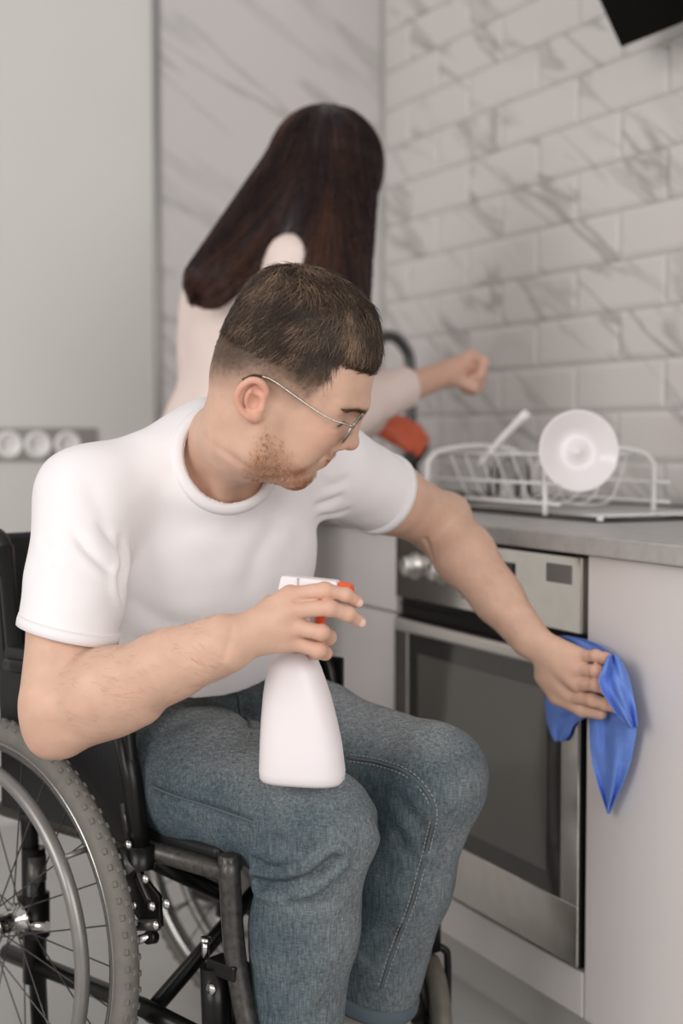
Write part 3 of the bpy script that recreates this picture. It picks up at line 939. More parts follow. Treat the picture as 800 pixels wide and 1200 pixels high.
# longer hairs laid over the clipped zone so the cut blends
rb = sample_surface(B, H(10, 0, 60), 12000, .10, lambda P: (hl(P)[:, 2] > 54) & (hl(P)[:, 2] < 90) & (hl(P)[:, 0] < 58), 31)
qb = hl(rb); rb = rb[RNG.random(len(rb)) < ss(qb[:, 2], 48, 74)]
STb = grow(B, rb, .013, 4, .0022, flow, .25, 32)
V_, Q_ = strands_mesh(STb, .00034, .0001)
o = obj('blended_strands', mesh_np('blended_strands', V_, Q_, True), M_strand, hair); o['kind'] = 'stuff'
# tuft ends lifting off the crown and the quiff
r2 = sample_surface(HV, H(10, 0, 60), 1800, .10, lambda P: (hl(P)[:, 2] > 125) | ((hl(P)[:, 0] > 82) & (hl(P)[:, 2] > 84)), 5)
ST2 = grow(HV, r2, .032, 6, .0055, flow, .30, 6)
V_, Q_ = strands_mesh(ST2, .0005, .0001)
o = obj('tuft', mesh_np('tuft', V_, Q_, True), M_strand, hair); o['kind'] = 'stuff'
# clipped sides: very short hairs, thinning downwards
r3 = sample_surface(B, H(10, 0, 50), 16000, .10, lambda P: (hl(P)[:, 2] > 24) & (hl(P)[:, 2] < 92) & (np.abs(hl(P)[:, 1]) < 78), 8)
q = hl(r3)
keep = (RNG.random(len(r3)) < ss(q[:, 2], 18, 70) * .95) & (q[:, 0] < 60 - .3 * np.maximum(0, 80 - q[:, 2]))
ST3 = grow(B, r3[keep], .0042, 3, .0008, flow, .3, 9)
V_, Q_ = strands_mesh(ST3, .00022, .00008)
o = obj('clipped_sides', mesh_np('clipped_sides', V_, Q_, True), mat('hair_clipped', (112, 90, 72), .45, var=.3, vscale=60), hair); o['kind'] = 'stuff'
# beard and brows
r4 = sample_surface(B, H(45, 0, -30), 26000, .09, lambda P: (hl(P)[:, 2] < -12) & (hl(P)[:, 0] > 2), 12)
q = hl(r4); ya = np.abs(q[:, 1])
up = np.interp(q[:, 0], [-5, 15, 46, 62, 74, 82, 100], [-10, -12, -28, -38, -48, -57, -58])
den = ss(up - q[:, 2], -2, 36) * ss(q[:, 0], 0, 20) * (1 - ss(-q[:, 2], 92, 100))
den = np.maximum(den, .95 * np.exp(-((q[:, 2] + 33.5 - .1 * ya) / 4.5) ** 4) * ss(q[:, 0], 66, 76) * (ya < 30))
den *= 1 - np.exp(-((q[:, 2] + 46 - .16 * ya) / 6.5) ** 4) * (q[:, 0] > 67) * (ya < 27)
keep = RNG.random(len(r4)) < den * .42
def bflow(P):
    q = hl(P); return HF * .35 - HU * .9 + HL * 0 * q[:, :1]
ST4 = grow(B, r4[keep], .0042, 3, .0016, bflow, .45, 13)
V_, Q_ = strands_mesh(ST4, .00020, .00007)
o = obj('beard', mesh_np('beard', V_, Q_, True), mat('beard_ginger', (172, 120, 86), .45, var=.3, vscale=80), MAN); o['kind'] = 'stuff'
def face_cast(y, z):
    """points of the face straight behind (y, z), seen from the front"""
    x = np.full(len(y), 135.0)
    for _ in range(40):
        P = np.array([H(a, b, c) for a, b, c in zip(x, y, z)], np.float32)
        x -= np.clip(B.at(P), -.01, .02) * 1000 * .7
    return np.array([H(a, b, c) for a, b, c in zip(x, y, z)], np.float32)
for s in (-1, 1):
    n = 320
    y = RNG.uniform(11, 57, n); zz = 31 + .04 * (y - 26) + RNG.normal(size=n) * 1.7 * (1 - .5 * ss(y, 38, 57))
    P = face_cast(s * y, zz)
    ST5 = grow(B, P, .006, 4, .0008, lambda P, s=s: HL * s * .9 - HF * .3 + HU * .10 + 0 * P, .12, 14)
    V_, Q_ = strands_mesh(ST5, .00026, .0001)
    obj('eyebrow', mesh_np('eyebrow', V_, Q_, True), mat('brow_brown', (120, 90, 70), .45), MAN)
    aa = np.linspace(20, 54, 16); P = face_cast(s * aa, 13 - .010 * (aa - 37) ** 2 + .05 * (aa - 37)) + HF * .0003
    m = MB(); m.tube(P, np.concatenate([np.linspace(.0003, .0008, 8), np.linspace(.0008, .0004, 8)]), 6); m.build('eyelashes', mat('lash_dark', (46, 33, 28), .5), MAN)

# fine dark hairs on the forearms
for (a_, b_, sd) in ((EL_R, WR_R, 41), (EL_L, WR_L, 42)):
    n = 420; t = RNG.uniform(.12, .98, n); ax_ = nrm(b_ - a_); dv = RNG.normal(size=(n, 3)); dv -= np.outer(dv @ ax_, ax_); dv /= np.linalg.norm(dv, axis=1, keepdims=True)
    P = B.project((a_ + (b_ - a_) * t[:, None] + dv * .038).astype(np.float32), 0, 6)
    P = P[np.abs(B.at(P)) < .002]
    STa = grow(B, P, .011, 4, .0020, lambda P, ax_=ax_: ax_ * .8 - np.array([0, 0, .55]) + 0 * P, .3, sd)
    V_, Q_ = strands_mesh(STa, .00009, .00004)
    o = obj('arm_hair', mesh_np('arm_hair', V_, Q_, True), mat('arm_hair_brown', (158, 126, 104), .5), MAN); o['kind'] = 'stuff'

# ---------------------------------------------------------------- eyeglasses
gl = thing('eyeglasses', H(100, 0, 13), 'thin silver wire-rimmed eyeglasses on the seated man\'s face', 'eyeglasses')
M_wireS = mat('glasses_silver', (190, 184, 176), .18, 1.0)
M_lens = mat('lens_clear', (250, 250, 250), .0, trans=1, ior=1.06, spec=.3)
def lens_pt(s, a, rx=22.5, rz=20.0):
    tilt = math.radians(9); wrap = math.radians(7)
    u, w = rx * math.cos(a), rz * math.sin(a)
    w *= 1.0 if w > 0 else 1.06
    y = s * (31 + u * math.cos(wrap)); x = 103 - abs(0) - u * math.sin(wrap) - 3 * 0
    return (x + w * math.sin(tilt), y, 11 + w * math.cos(tilt))
for s in (-1, 1):
    ring = np.array([H(*lens_pt(s, a)) for a in np.linspace(0, 2 * math.pi, 48, endpoint=False)])
    m = MB(); m.tube(ring, .0011, 8, closed=True); m.build('rim', M_wireS, gl)
    m = MB(); m.add(np.vstack([ring, ring.mean(0)[None] + HF * .0015]), [(i, (i + 1) % 48, 48) for i in range(48)], True)
    m.build('lens', M_lens, gl, solid=.0008)
    hin = lens_pt(s, math.radians(20))
    P = [H(*hin), H(hin[0] - 1, s * 59, hin[2] + 1.0), H(hin[0] - 6, s * 64, hin[2] + 2), H(70, s * 71, 19.5), H(30, s * 75.5, 28), H(2, s * 77.5, 34.5), H(-12, s * 79, 35), H(-24, s * 79.5, 31.5), H(-33, s * 79, 22)]
    m = MB(); m.tube(spline(P, 6), .00105, 8); t = m.build('temple', M_wireS, gl)
    m = MB(); m.tube([H(hin[0] + 1, s * 57, hin[2] + 1), H(hin[0] - 4, s * 62, hin[2] + 1.5)], .0021, 8); m.build('hinge', M_wireS, gl)
    m = MB(); m.tube(spline([H(-14, s * 79, 34.5), H(-24, s * 79.5, 31.5), H(-33, s * 79, 22)], 5), .0016, 8); m.build('temple_tip', mat('tip_dark', (50, 40, 34), .4), t)
    m = MB(); m.tube(spline([H(*lens_pt(s, math.radians(190))), H(101, s * 10, 6), H(99, s * 9.5, 3)], 4), .0008, 6); m.build('nose_pad', M_wireS, gl)
m = MB(); m.tube(spline([H(*lens_pt(-1, math.radians(160))), H(108.5, -4, 19), H(108.5, 4, 19), H(*lens_pt(1, math.radians(160)))], 6), .0011, 8); m.build('bridge', M_wireS, gl)

# ---------------------------------------------------------------- t-shirt
S = Sculpt()
S.ell(CH, (.166, .108, .180), RT, k=.05)
S.ell((CH + PEL) / 2 - UPT * .00 + FRT * .012, (.150, .112, .17), RT, k=.06)
S.ell(PEL + UPT * .05, (.158, .118, .10), RT, k=.06)
for s, SH in ((-1, SH_R), (1, SH_L)):
    S.rc(NECK - UPT * .010 - FRT * .020, SH, .058, .052, k=.04)
S.ell(NECK - UPT * .03, (.085, .075, .05), RT, k=.03)
HEM_R = SH_R + (EL_R - SH_R) * .655; HEM_L = SH_L + (EL_L - SH_L) * .47
aR = nrm(EL_R - SH_R); aL = nrm(EL_L - SH_L)
S.rc(SH_R, HEM_R + aR * .03, .0605, .0600, k=.035)
S.rc(SH_L, HEM_L + aL * .03, .0620, .0585, k=.035)
nR = nrm([-.23, -.02, -1]); nL = nrm(aL)
S.half(HEM_R, nR, .003, HEM_R + nR * .03, .085)
S.half(HEM_L, nL, .003, HEM_L + nL * .03, .085)
S.rc(HEM_R - aR * .03, HEM_R + aR * .03, .0520, .0550, 's', .004)
S.rc(HEM_L - aL * .03, HEM_L + aL * .03, .0515, .0540, 's', .004)
# collar opening: a round hole along the neck
CO0, CO1 = U(262, 541, 1.772), H(-4, 0, -40)
cax = nrm(CO1 - CO0)
S0 = Sculpt(); S0.ops = list(S.ops)
CR = .0555
S.rc(CO0 - cax * .02, CO1, CR, CR, 's', .004)
bot = U(268, 832, 1.84)
S.half(bot, -nrm(UPT + .25 * FRT), .004)
FOLDS = [([(52, 632), (66, 658), (82, 684), (98, 704)], .0034, .0055),
         ([(84, 622), (100, 642), (118, 660), (136, 678)], .0034, .0055), ([(114, 612), (128, 628), (140, 648)], .003, .006),
         ([(141, 630), (144, 660), (140, 690), (128, 735)], .009, .006),
         ([(96, 556), (118, 596), (138, 634)], .002, .012), ([(150, 700), (190, 728), (250, 736)], .0025, .012),
         ([(330, 600), (302, 650), (290, 700)], .0025, .014), ([(368, 596), (385, 590), (405, 580)], .004, .007),
         ([(372, 608), (392, 605), (412, 598)], .003, .006), ([(380, 572), (396, 568), (412, 558)], .0025, .007),
         ([(300, 580), (326, 602), (352, 612)], .0025, .012), ([(160, 752), (210, 764), (262, 758)], .003, .010)]
FP = []
for pts, amp, w in FOLDS:
    p = np.array([U(x, y, 1.62 if x < 280 else 1.80) for x, y in pts])
    # march each point along its sight line until it meets the cloth
    q = []
    for pt in p:
        d = nrm(pt - np.array([0, 0, CAMH])); t = 1.35
        for _ in range(60):
            dd = float(S.at((np.array([0, 0, CAMH]) + d * t)[None])[0])
            t += max(dd, -.01) * .8
            if abs(dd) < .0008 or t > 2.6: break
        if t < 2.5: q.append(np.array([0, 0, CAMH]) + d * t)
    if len(q) > 1: FP.append((spline(np.array(q), 4), amp, w))
def shirt_disp(V):
    d = .0022 * vnoise(V, 14, 31) + .0010 * vnoise(V, 34, 32)
    for P, amp, w in FP:
        ds = polydist(V, P)
        ax = P[-1] - P[0]; t = ((V - P[0]) @ ax) / (ax @ ax); tp = ss(t, -.15, .35) * (1 - ss(t, .7, 1.1))
        d = d + tp * (-amp * np.exp(-(ds / w) ** 2) + amp * .45 * np.exp(-((ds - 2.2 * w) / (1.3 * w)) ** 2))
    return d
M_shirt = mat('white_cotton', (236, 231, 231), .8, bump=.08, bscale=900, spec=.2)
shirt = sculpt_obj('t_shirt', S, (-.48, 1.50, .48), (.30, 2.25, 1.02), .0024, M_shirt, MAN, 2, shirt_disp)
# stitched sleeve hems
for hem, nn_ in ((HEM_R, nR), (HEM_L, nL)):
    a1 = nrm(np.cross(nn_, [.3, 1, .2])); a2 = np.cross(nn_, a1); P = []
    for a in np.linspace(0, 2 * math.pi, 72, endpoint=False):
        d = math.cos(a) * a1 + math.sin(a) * a2; t = np.linspace(.040, .085, 90)
        q = (hem - nn_ * .006 + d * t[:, None]).astype(np.float32); ins = np.where(S.at(q) < 0)[0]
        P.append(q[ins[-1]] + d * .0002 + nn_ * .0045 if len(ins) else q[40])
    P = np.array(P)
    for _ in range(5): P = (np.roll(P, 1, 0) + 2 * P + np.roll(P, -1, 0)) / 4
    m = MB(); V = []; n = len(P); prof = [(-.0035, -.010), (.0014, -.011), (.0020, -.004), (.0016, .0028), (-.0010, .0036), (-.0035, .002)]; k = len(prof)
    for i in range(n):
        out = nrm(P[i] - hem - nn_ * ((P[i] - hem) @ nn_))
        for u, w in prof: V.append(P[i] + out * u + nn_ * w)
    m.add(V, [(i * k + j, i * k + (j + 1) % k, ((i + 1) % n) * k + (j + 1) % k, ((i + 1) % n) * k + j) for i in range(n) for j in range(k)], True)
    m.build('sleeve_hem', M_shirt, shirt)
# ribbed collar band on the edge of the opening
ang = np.linspace(0, 2 * math.pi, 72, endpoint=False)
e1 = nrm(np.cross(cax, [0, 0, 1.0])); e2 = np.cross(cax, e1)
ring = []
for a in ang:
    d = math.cos(a) * e1 + math.sin(a) * e2
    t = np.linspace(-.06, .16, 200)
    P = (CO0 + d * (CR + .001) + cax * t[:, None]).astype(np.float32)
    ins = np.where(S0.at(P) < 0)[0]
    ring.append(P[ins[-1]] if len(ins) else P[60])
ring = np.array(ring)
for _ in range(12): ring = (np.roll(ring, 1, 0) + ring * 2 + np.roll(ring, -1, 0)) / 4
ctr = CO0; cn = cax
m = MB()
V = []; n = len(ring)
prof = [(-.002, -.010), (.0022, -.009), (.0040, -.003), (.0036, .003), (.001, .006), (-.002, .004)]
for i in range(n):
    out = nrm(ring[i] - ctr - cn * ((ring[i] - ctr) @ cn)); g = S0.grad(ring[i][None])[0]; tg = nrm(np.roll(ring, -1, 0)[i] - np.roll(ring, 1, 0)[i])
    sl = np.cross(tg, g); sl = sl if sl @ out > 0 else -sl
    for (u, w) in prof: V.append(ring[i] + g * u + sl * (.008 - w))
k = len(prof)
m.add(V, [(i * k + j, i * k + (j + 1) % k, ((i + 1) % n) * k + (j + 1) % k, ((i + 1) % n) * k + j) for i in range(n) for j in range(k)], True)
m.build('collar', M_shirt, shirt)

# ---------------------------------------------------------------- jeans
J = Sculpt()
HP_R, KN_R, AN_R = C(.05, .146, .530), C(.437, .128, .478), C(.388, .125, .12)
HP_L, KN_L, AN_L = C(.05, .300, .540), C(.472, .305, .512), C(.362, .285, .12)
J.ell(C(.03, .215, .55), (.155, .125, .125), np.stack([CL, CF, [0, 0, 1]], 1), k=.04)
J.ell(PEL + UPT * .085 - FRT * .004, (.146, .108, .075), RT, k=.05)
def leg(HP, KN, AN, side):
    m1 = HP + (KN - HP) * .5
    J.rc(HP, m1, .092, .086, k=.04); J.rc(m1, KN, .086, .071, k=.03)
    sh = KN + (AN - KN) * .35
    J.rc(KN, sh, .068, .064, k=.02); J.rc(sh, AN, .064, .058, k=.02)
    J.ell(KN + CF * .012 + np.array([0, 0, .004]), (.060, .060, .064), k=.02)
leg(HP_R, KN_R, AN_R, -1); leg(HP_L, KN_L, AN_L, 1)
HEML = KN_L + (AN_L - KN_L) * .775; aLL = nrm(AN_L - KN_L)
J.half(HEML, aLL, .003, HEML + aLL * .05, .14)
J.rc(HEML - aLL * .02, HEML + aLL * .03, .052, .054, 's', .004)
def cast(SDF, x, y, t0=1.3):
    o = np.array([0, 0, CAMH]); d = nrm(U(x, y, 1.0) - o); t = t0
    for _ in range(80):
        dd = float(SDF.at((o + d * t)[None])[0]); t += max(dd, -.01) * .8
        if abs(dd) < .0006 or t > 2.8: break
    return o + d * t if t < 2.7 else None
def castline(SDF, pts, n=4):
    q = [p for p in (cast(SDF, x, y) for x, y in pts) if p is not None]
    return spline(np.array(q), n) if len(q) > 1 else None
JF = [([(306, 1034), (335, 1036), (364, 1028), (392, 1008)], .011, .008), ([(302, 1012), (322, 1020), (345, 1016)], .006, .008),
      ([(330, 990), (352, 1000), (380, 992)], .003, .010), ([(180, 925), (230, 940), (290, 962)], .003, .006),
      ([(440, 960), (470, 985), (486, 1010)], .003, .010), ([(470, 940), (490, 965), (500, 990)], .003, .010),
      ([(200, 850), (250, 835), (300, 830)], .003, .016), ([(270, 800), (282, 825), (292, 850)], .004, .010),
      ([(340, 1090), (352, 1120), (350, 1160)], .0025, .014), ([(430, 1120), (445, 1100), (462, 1090)], .003, .010),
      ([(330, 1050), (350, 1062), (380, 1060)], .003, .010)]
JP = [(castline(J, p), a, w) for p, a, w in JF]
def jean_disp(V):
    d = .0018 * vnoise(V, 22, 41) + .0008 * vnoise(V, 55, 42)
    for P, a, w in JP:
        if P is None: continue
        ds = polydist(V, P)
        d = d - a * np.exp(-(ds / w) ** 2) + a * .6 * np.exp(-((ds - 1.8 * w) / w) ** 2)
    return d
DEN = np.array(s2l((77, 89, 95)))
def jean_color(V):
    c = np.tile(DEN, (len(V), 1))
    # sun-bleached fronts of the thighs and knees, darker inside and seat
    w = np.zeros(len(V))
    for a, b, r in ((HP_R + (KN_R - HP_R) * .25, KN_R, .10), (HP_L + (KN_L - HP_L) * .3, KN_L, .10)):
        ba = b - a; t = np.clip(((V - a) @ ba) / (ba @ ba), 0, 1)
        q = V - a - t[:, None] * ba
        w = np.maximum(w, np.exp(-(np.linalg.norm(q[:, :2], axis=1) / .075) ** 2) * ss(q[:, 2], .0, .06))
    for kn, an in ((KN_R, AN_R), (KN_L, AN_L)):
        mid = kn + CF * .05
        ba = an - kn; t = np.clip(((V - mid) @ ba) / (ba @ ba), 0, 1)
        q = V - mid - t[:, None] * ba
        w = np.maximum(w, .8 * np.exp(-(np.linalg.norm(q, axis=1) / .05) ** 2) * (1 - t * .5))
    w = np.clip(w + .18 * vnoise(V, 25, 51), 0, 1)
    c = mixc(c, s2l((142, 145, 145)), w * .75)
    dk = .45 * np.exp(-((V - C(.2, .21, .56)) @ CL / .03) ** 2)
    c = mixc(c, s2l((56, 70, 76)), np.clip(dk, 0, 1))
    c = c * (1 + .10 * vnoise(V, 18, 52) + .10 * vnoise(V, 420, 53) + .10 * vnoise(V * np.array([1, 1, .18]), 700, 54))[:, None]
    return np.clip(c, 0, 1)
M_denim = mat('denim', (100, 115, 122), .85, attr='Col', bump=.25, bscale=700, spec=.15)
def weave(m):
    """fine uneven threads over the woven cloth"""
    nt = m.node_tree; N = nt.nodes; L = nt.links; b = N['Principled BSDF']
    src = b.inputs['Base Color'].links[0].from_socket if b.inputs['Base Color'].links else None
    tc = N.new('ShaderNodeTexCoord'); out = []
    for sc in ((260, 260, 34), (90, 90, 700)):
        mp = N.new('ShaderNodeMapping'); mp.inputs['Scale'].default_value = sc; L.new(tc.outputs['Object'], mp.inputs['Vector'])
        nz = N.new('ShaderNodeTexNoise'); nz.inputs['Scale'].default_value = 1.6; nz.inputs['Detail'].default_value = 3; L.new(mp.outputs[0], nz.inputs['Vector'])
        mr = N.new('ShaderNodeMapRange'); mr.inputs['From Min'].default_value = .3; mr.inputs['From Max'].default_value = .7
        mr.inputs['To Min'].default_value = .68; mr.inputs['To Max'].default_value = 1.32; L.new(nz.outputs['Fac'], mr.inputs['Value']); out.append(mr.outputs[0])
    mu = N.new('ShaderNodeMath'); mu.operation = 'MULTIPLY'; L.new(out[0], mu.inputs[0]); L.new(out[1], mu.inputs[1])
    mx = N.new('ShaderNodeMix'); mx.data_type = 'RGBA'; mx.blend_type = 'MULTIPLY'; mx.inputs['Factor'].default_value = 1
    if src is not None: L.new(src, mx.inputs['A'])
    else: mx.inputs['A'].default_value = b.inputs['Base Color'].default_value
    L.new(mu.outputs[0], mx.inputs['B']); L.new(mx.outputs['Result'], b.inputs['Base Color'])
weave(M_denim)
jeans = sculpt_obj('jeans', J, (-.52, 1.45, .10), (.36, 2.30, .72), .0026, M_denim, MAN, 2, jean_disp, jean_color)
M_seam = mat('denim_seam', (84, 92, 96), .85, bump=.3, bscale=500)
M_thread = mat('seam_thread', (168, 163, 152), .8)
def seam(pts, off=.0002, r=.0020, stitches=True, lift=0):
    P = castline(J, pts, 10)
    if P is None: return
    P = J.project(P, off, 3)
    P = P + vnormals_like(P) * 0
    m = MB(); m.tube(P, r, 8); sm = m.build('seam', M_seam, jeans)
    if stitches:
        # short thread dashes on both sides
        seg = np.linalg.norm(np.diff(P, axis=0), axis=1); s = np.concatenate([[0], np.cumsum(seg)])
        m = MB(); t = .003
        g = J.grad(P)
        while t < s[-1] - .006:
            a = np.array([np.interp(t, s, P[:, k]) for k in range(3)]); b = np.array([np.interp(t + .0036, s, P[:, k]) for k in range(3)])
            gg = np.array([np.interp(t, s, g[:, k]) for k in range(3)]); sd = np.cross(nrm(b - a), gg)
            for w in (-.0042, .0042): m.tube([a + sd * w + gg * .001, b + sd * w + gg * .001], .0006, 5, caps=False)
            t += .0062
        m.build('stitching', M_thread, sm)
def vnormals_like(P): return np.zeros_like(P)
seam([(408, 888), (440, 893), (475, 905), (497, 925), (508, 950), (502, 985), (490, 1030), (474, 1080), (458, 1120), (446, 1158)])
seam([(176, 920), (215, 936), (262, 951), (300, 965)], r=.0016, stitches=False)
seam([(272, 802), (281, 830), (294, 862)], r=.0016, stitches=False)
# turned hem of the left leg
e1 = nrm(np.cross(aLL, CL)); e2 = np.cross(aLL, e1)
def legring(off, r): return [HEML + aLL * off + r * (math.cos(a) * e1 + math.sin(a) * e2) for a in np.linspace(0, 2 * math.pi, 48, endpoint=False)]
m = MB(); V = []
pr = [(-.018, .0615), (-.016, .0635), (-.001, .0640), (.003, .0630), (.003, .0570), (-.016, .0570)]
for i in range(48):
    a = 2 * math.pi * i / 48
    for (off, r) in pr: V.append(HEML + aLL * off + (r + .0006 * math.sin(9 * a)) * (math.cos(a) * e1 + math.sin(a) * e2))
m.add(V, [(i * 6 + j, i * 6 + (j + 1) % 6, ((i + 1) % 48) * 6 + (j + 1) % 6, ((i + 1) % 48) * 6 + j) for i in range(48) for j in range(6)], True)
m.build('hem', M_denim_h if 'M_denim_h' in globals() else mat('denim_hem', (84, 95, 102), .85, bump=.25, bscale=600), jeans)
# socks and trainers below the hems
M_sock = mat('sock_grey', (168, 160, 152), .9, bump=.3, bscale=260)
for (kn, an) in ((KN_R, AN_R), (KN_L, AN_L)):
    K_ = Sculpt(); ax = nrm(an - kn); top = kn + (an - kn) * .60
    K_.rc(top, an, .044, .040, k=.01); K_.rc(an, an - np.array([0, 0, .05]) + CF * .03, .040, .036, k=.03)
    sculpt_obj('sock', K_, an - .3, an + .3, .004, M_sock, MAN, 1, lambda V: .0008 * vnoise(V, 120, 61))
    T_ = Sculpt(); f0 = np.array([an[0], an[1], 0]) + np.array([0, 0, .085])
    T_.rc(f0 - CF * .035 - np.array([0, 0, .005]), f0 + CF * .05, .036, .036, k=.03); T_.rc(f0 + CF * .05, f0 + CF * .15 - np.array([0, 0, .012]), .036, .030, k=.03)
    T_.half(f0 - np.array([0, 0, .045]), (0, 0, -1), .004)
    sculpt_obj('shoe', T_, f0 - .3, f0 + .3, .004, mat('shoe_white', (214, 210, 206), .5), MAN, 1)
# ================================================================== spray bottle in his right hand
sp = thing('spray_bottle', U(354, 916, 1.655), 'plain white plastic spray bottle with orange nozzle held on the man\'s knee', 'spray bottle')
M_pl = mat('bottle_white', (236, 228, 229), .35, spec=.4)
M_or = mat('nozzle_orange', (240, 92, 52), .35)
BY = 1.640
e1 = nrm(U(405, 918.5, BY - .012) - U(303, 912, BY + .012)); up_b = nrm(U(355, 760, BY) - U(354, 915, BY + .005)); up_b = nrm(up_b - e1 * (up_b @ e1)); e2 = np.cross(up_b, e1)
bb = U(354, 917, BY + .004); px2m = BY / F
def BT(x, y, z): return bb + e1 * x + e2 * y + up_b * z        # local metres: right, towards the wall, up
lev = [(917, 312, 396, .60), (915.5, 306, 401, .78), (911, 303.5, 404.5, .93), (902, 303, 405, 1), (870, 304.2, 401, 1), (840, 306, 394.5, .99), (812, 308.5, 387, .96), (795, 311, 381, .93), (780, 314, 375.5, .88), (771, 318, 371.5, .82), (765, 324, 368, .70), (760.5, 333, 365.5, .60), (757, 337, 364.5, .58)]
m = MB(); V = []; nn = 48
for (py, xl, xr, dp) in lev:
    c = ((xl + xr) / 2 - 354) * px2m; hw = (xr - xl) / 2 * px2m; hd = .034 * dp if py > 760 else hw
    hd = max(hd, min(hw, .0135)); z = (917 - py) * px2m
    for k in range(nn):
        a = 2 * math.pi * k / nn; ca, sa = math.cos(a), math.sin(a); ex = .72
        V.append(BT(c + hw * math.copysign(abs(ca) ** ex, ca), hd * math.copysign(abs(sa) ** ex, sa), z))
L_ = len(lev)
Fc = [(i * nn + k, i * nn + (k + 1) % nn, (i + 1) * nn + (k + 1) % nn, (i + 1) * nn + k) for i in range(L_ - 1) for k in range(nn)]
Fc += [tuple(range(nn))[::-1], tuple((L_ - 1) * nn + k for k in range(nn))]
m.add(V, Fc, True); m.build('bottle', M_pl, sp)
cx = (351 - 354) * px2m; z0 = (917 - 757) * px2m
m = MB(); prof = [(0, .0165), (.002, .0178), (.020, .0172), (.022, .015), (.022, 0)]
m.lathe(BT(cx, 0, z0), up_b, prof, 32); cap = m.build('screw_cap', M_pl, sp)
def bbox(x0, x1, y0, y1, za, zb): return (lambda mb: mb.hexa([BT(x0, y0, za), BT(x1, y0, za), BT(x1, y1, za), BT(x0, y1, za), BT(x0, y0, zb), BT(x1, y0, zb), BT(x1, y1, zb), BT(x0, y1, zb)]))
def PX(x): return (x - 354) * px2m
def PZ(y): return (917 - y) * px2m
m = MB(); bbox(PX(338), PX(366), -.011, .011, PZ(737), PZ(686))(m); m.build('sprayer_neck', M_pl, sp, bevel=.004, seg=3)
m = MB(); m.hexa([BT(PX(327), -.0125, PZ(688)), BT(PX(399), -.0125, PZ(692)), BT(PX(399), .0125, PZ(692)), BT(PX(327), .0125, PZ(688)),
                  BT(PX(331), -.010, PZ(669)), BT(PX(399), -.010, PZ(674)), BT(PX(399), .010, PZ(674)), BT(PX(331), .010, PZ(669))])
hd_ = m.build('sprayer_head', M_pl, sp, bevel=.0035, seg=3)
m = MB(); bbox(PX(352), PX(352.6), -.0130, .0130, PZ(688), PZ(671))(m); m.build('mould_line', mat('line_grey', (198, 190, 190), .5), hd_)
m = MB(); m.hexa([BT(PX(399), -.0085, PZ(692)), BT(PX(414.5), -.0075, PZ(692.5)), BT(PX(414.5), .0075, PZ(692.5)), BT(PX(399), .0085, PZ(692)),
                  BT(PX(399), -.0085, PZ(675)), BT(PX(414.5), -.0075, PZ(678)), BT(PX(414.5), .0075, PZ(678)), BT(PX(399), .0085, PZ(675))])
nz = m.build('nozzle', M_or, sp, bevel=.0015)
m = MB(); m.lathe(BT(PX(414.6), 0, PZ(685)), e1, [(0, .0062), (.0012, .0062), (.0012, .002), (0, .0018)], 20); m.build('spray_tip', M_or, nz)
m = MB(); m.tube(spline([BT(PX(380), 0, PZ(692)), BT(PX(381), 0, PZ(708)), BT(PX(376), 0, PZ(724)), BT(PX(378), 0, PZ(736))], 5), [.006] * 16, 10); m.build('trigger', M_or, sp)

# ================================================================== blue microfibre cloth under his left hand
M_cloth = mat('microfibre_blue', (112, 143, 218), .9, bump=.5, bscale=500, var=.10, vscale=40, spec=.1)
def sheet(rows, nx, wav):
    V = []
    for j, (py, xl, xr, n0, n1) in enumerate(rows):
        for i in range(nx):
            t = i / (nx - 1)
            V.append(UK(xl + (xr - xl) * t, py + wav(t, j)[1], n0 + (n1 - n0) * t + wav(t, j)[0]))
    Fc = [(j * nx + i, j * nx + i + 1, (j + 1) * nx + i + 1, (j + 1) * nx + i) for j in range(len(rows) - 1) for i in range(nx - 1)]
    return V, Fc
def resample(rows, k):
    R = spline(np.array(rows, float), k); return [tuple(r) for r in R]
m = MB()
# flap folded back over the finger tips
rows = resample([(767, 713, 722, .050, .036), (778, 708, 730, .058, .036), (788, 704, 735, .064, .036), (797, 701, 738, .066, .036), (810, 705, 741, .064, .034), (825, 714, 744, .056, .032),
                 (840, 724, 746, .044, .030), (853, 736, 747, .034, .028)], 4)
V, Fc = sheet(rows, 15, lambda t, j: (.005 * math.sin(t * 9 + j * .16) + .002 * math.sin(t * 21 - j * .25), 0))
m.add(V, Fc, True)
# layer between the hand and the door, its loose corner showing left of the wrist
rows = resample([(745, 644, 664, .034, .034), (754, 645, 700, .032, .020), (772, 650, 724, .026, .018), (798, 642, 736, .020, .018), (824, 638, 742, .016, .018),
                 (836, 639, 700, .014, .014), (848, 641, 674, .014, .014), (860, 645, 668, .014, .014), (869, 650, 660, .014, .014)], 3)
V, Fc = sheet(rows, 13, lambda t, j: (.0025 * math.sin(t * 12 + j * .3), 0))
m.add(V, Fc, True)
# long tail hanging to a point
rows = resample([(822, 691, 744, .020, .026), (838, 690, 746, .020, .028), (855, 690, 746, .020, .026), (875, 691, 743, .020, .024), (900, 695, 737, .020, .022), (925, 702, 727, .019, .020), (944, 708.5, 718, .018, .018), (954, 712, 714, .018, .018)], 4)
V, Fc = sheet(rows, 15, lambda t, j: (.005 * math.sin(t * 10 + j * .12) + .002 * math.sin(t * 19 - j * .2), 0))
m.add(V, Fc, True)
tag(m.build('cleaning_cloth', M_cloth, solid=.0018, subsurf=1), 'bright blue microfibre cloth under the man\'s hand on the oven edge', 'cloth')

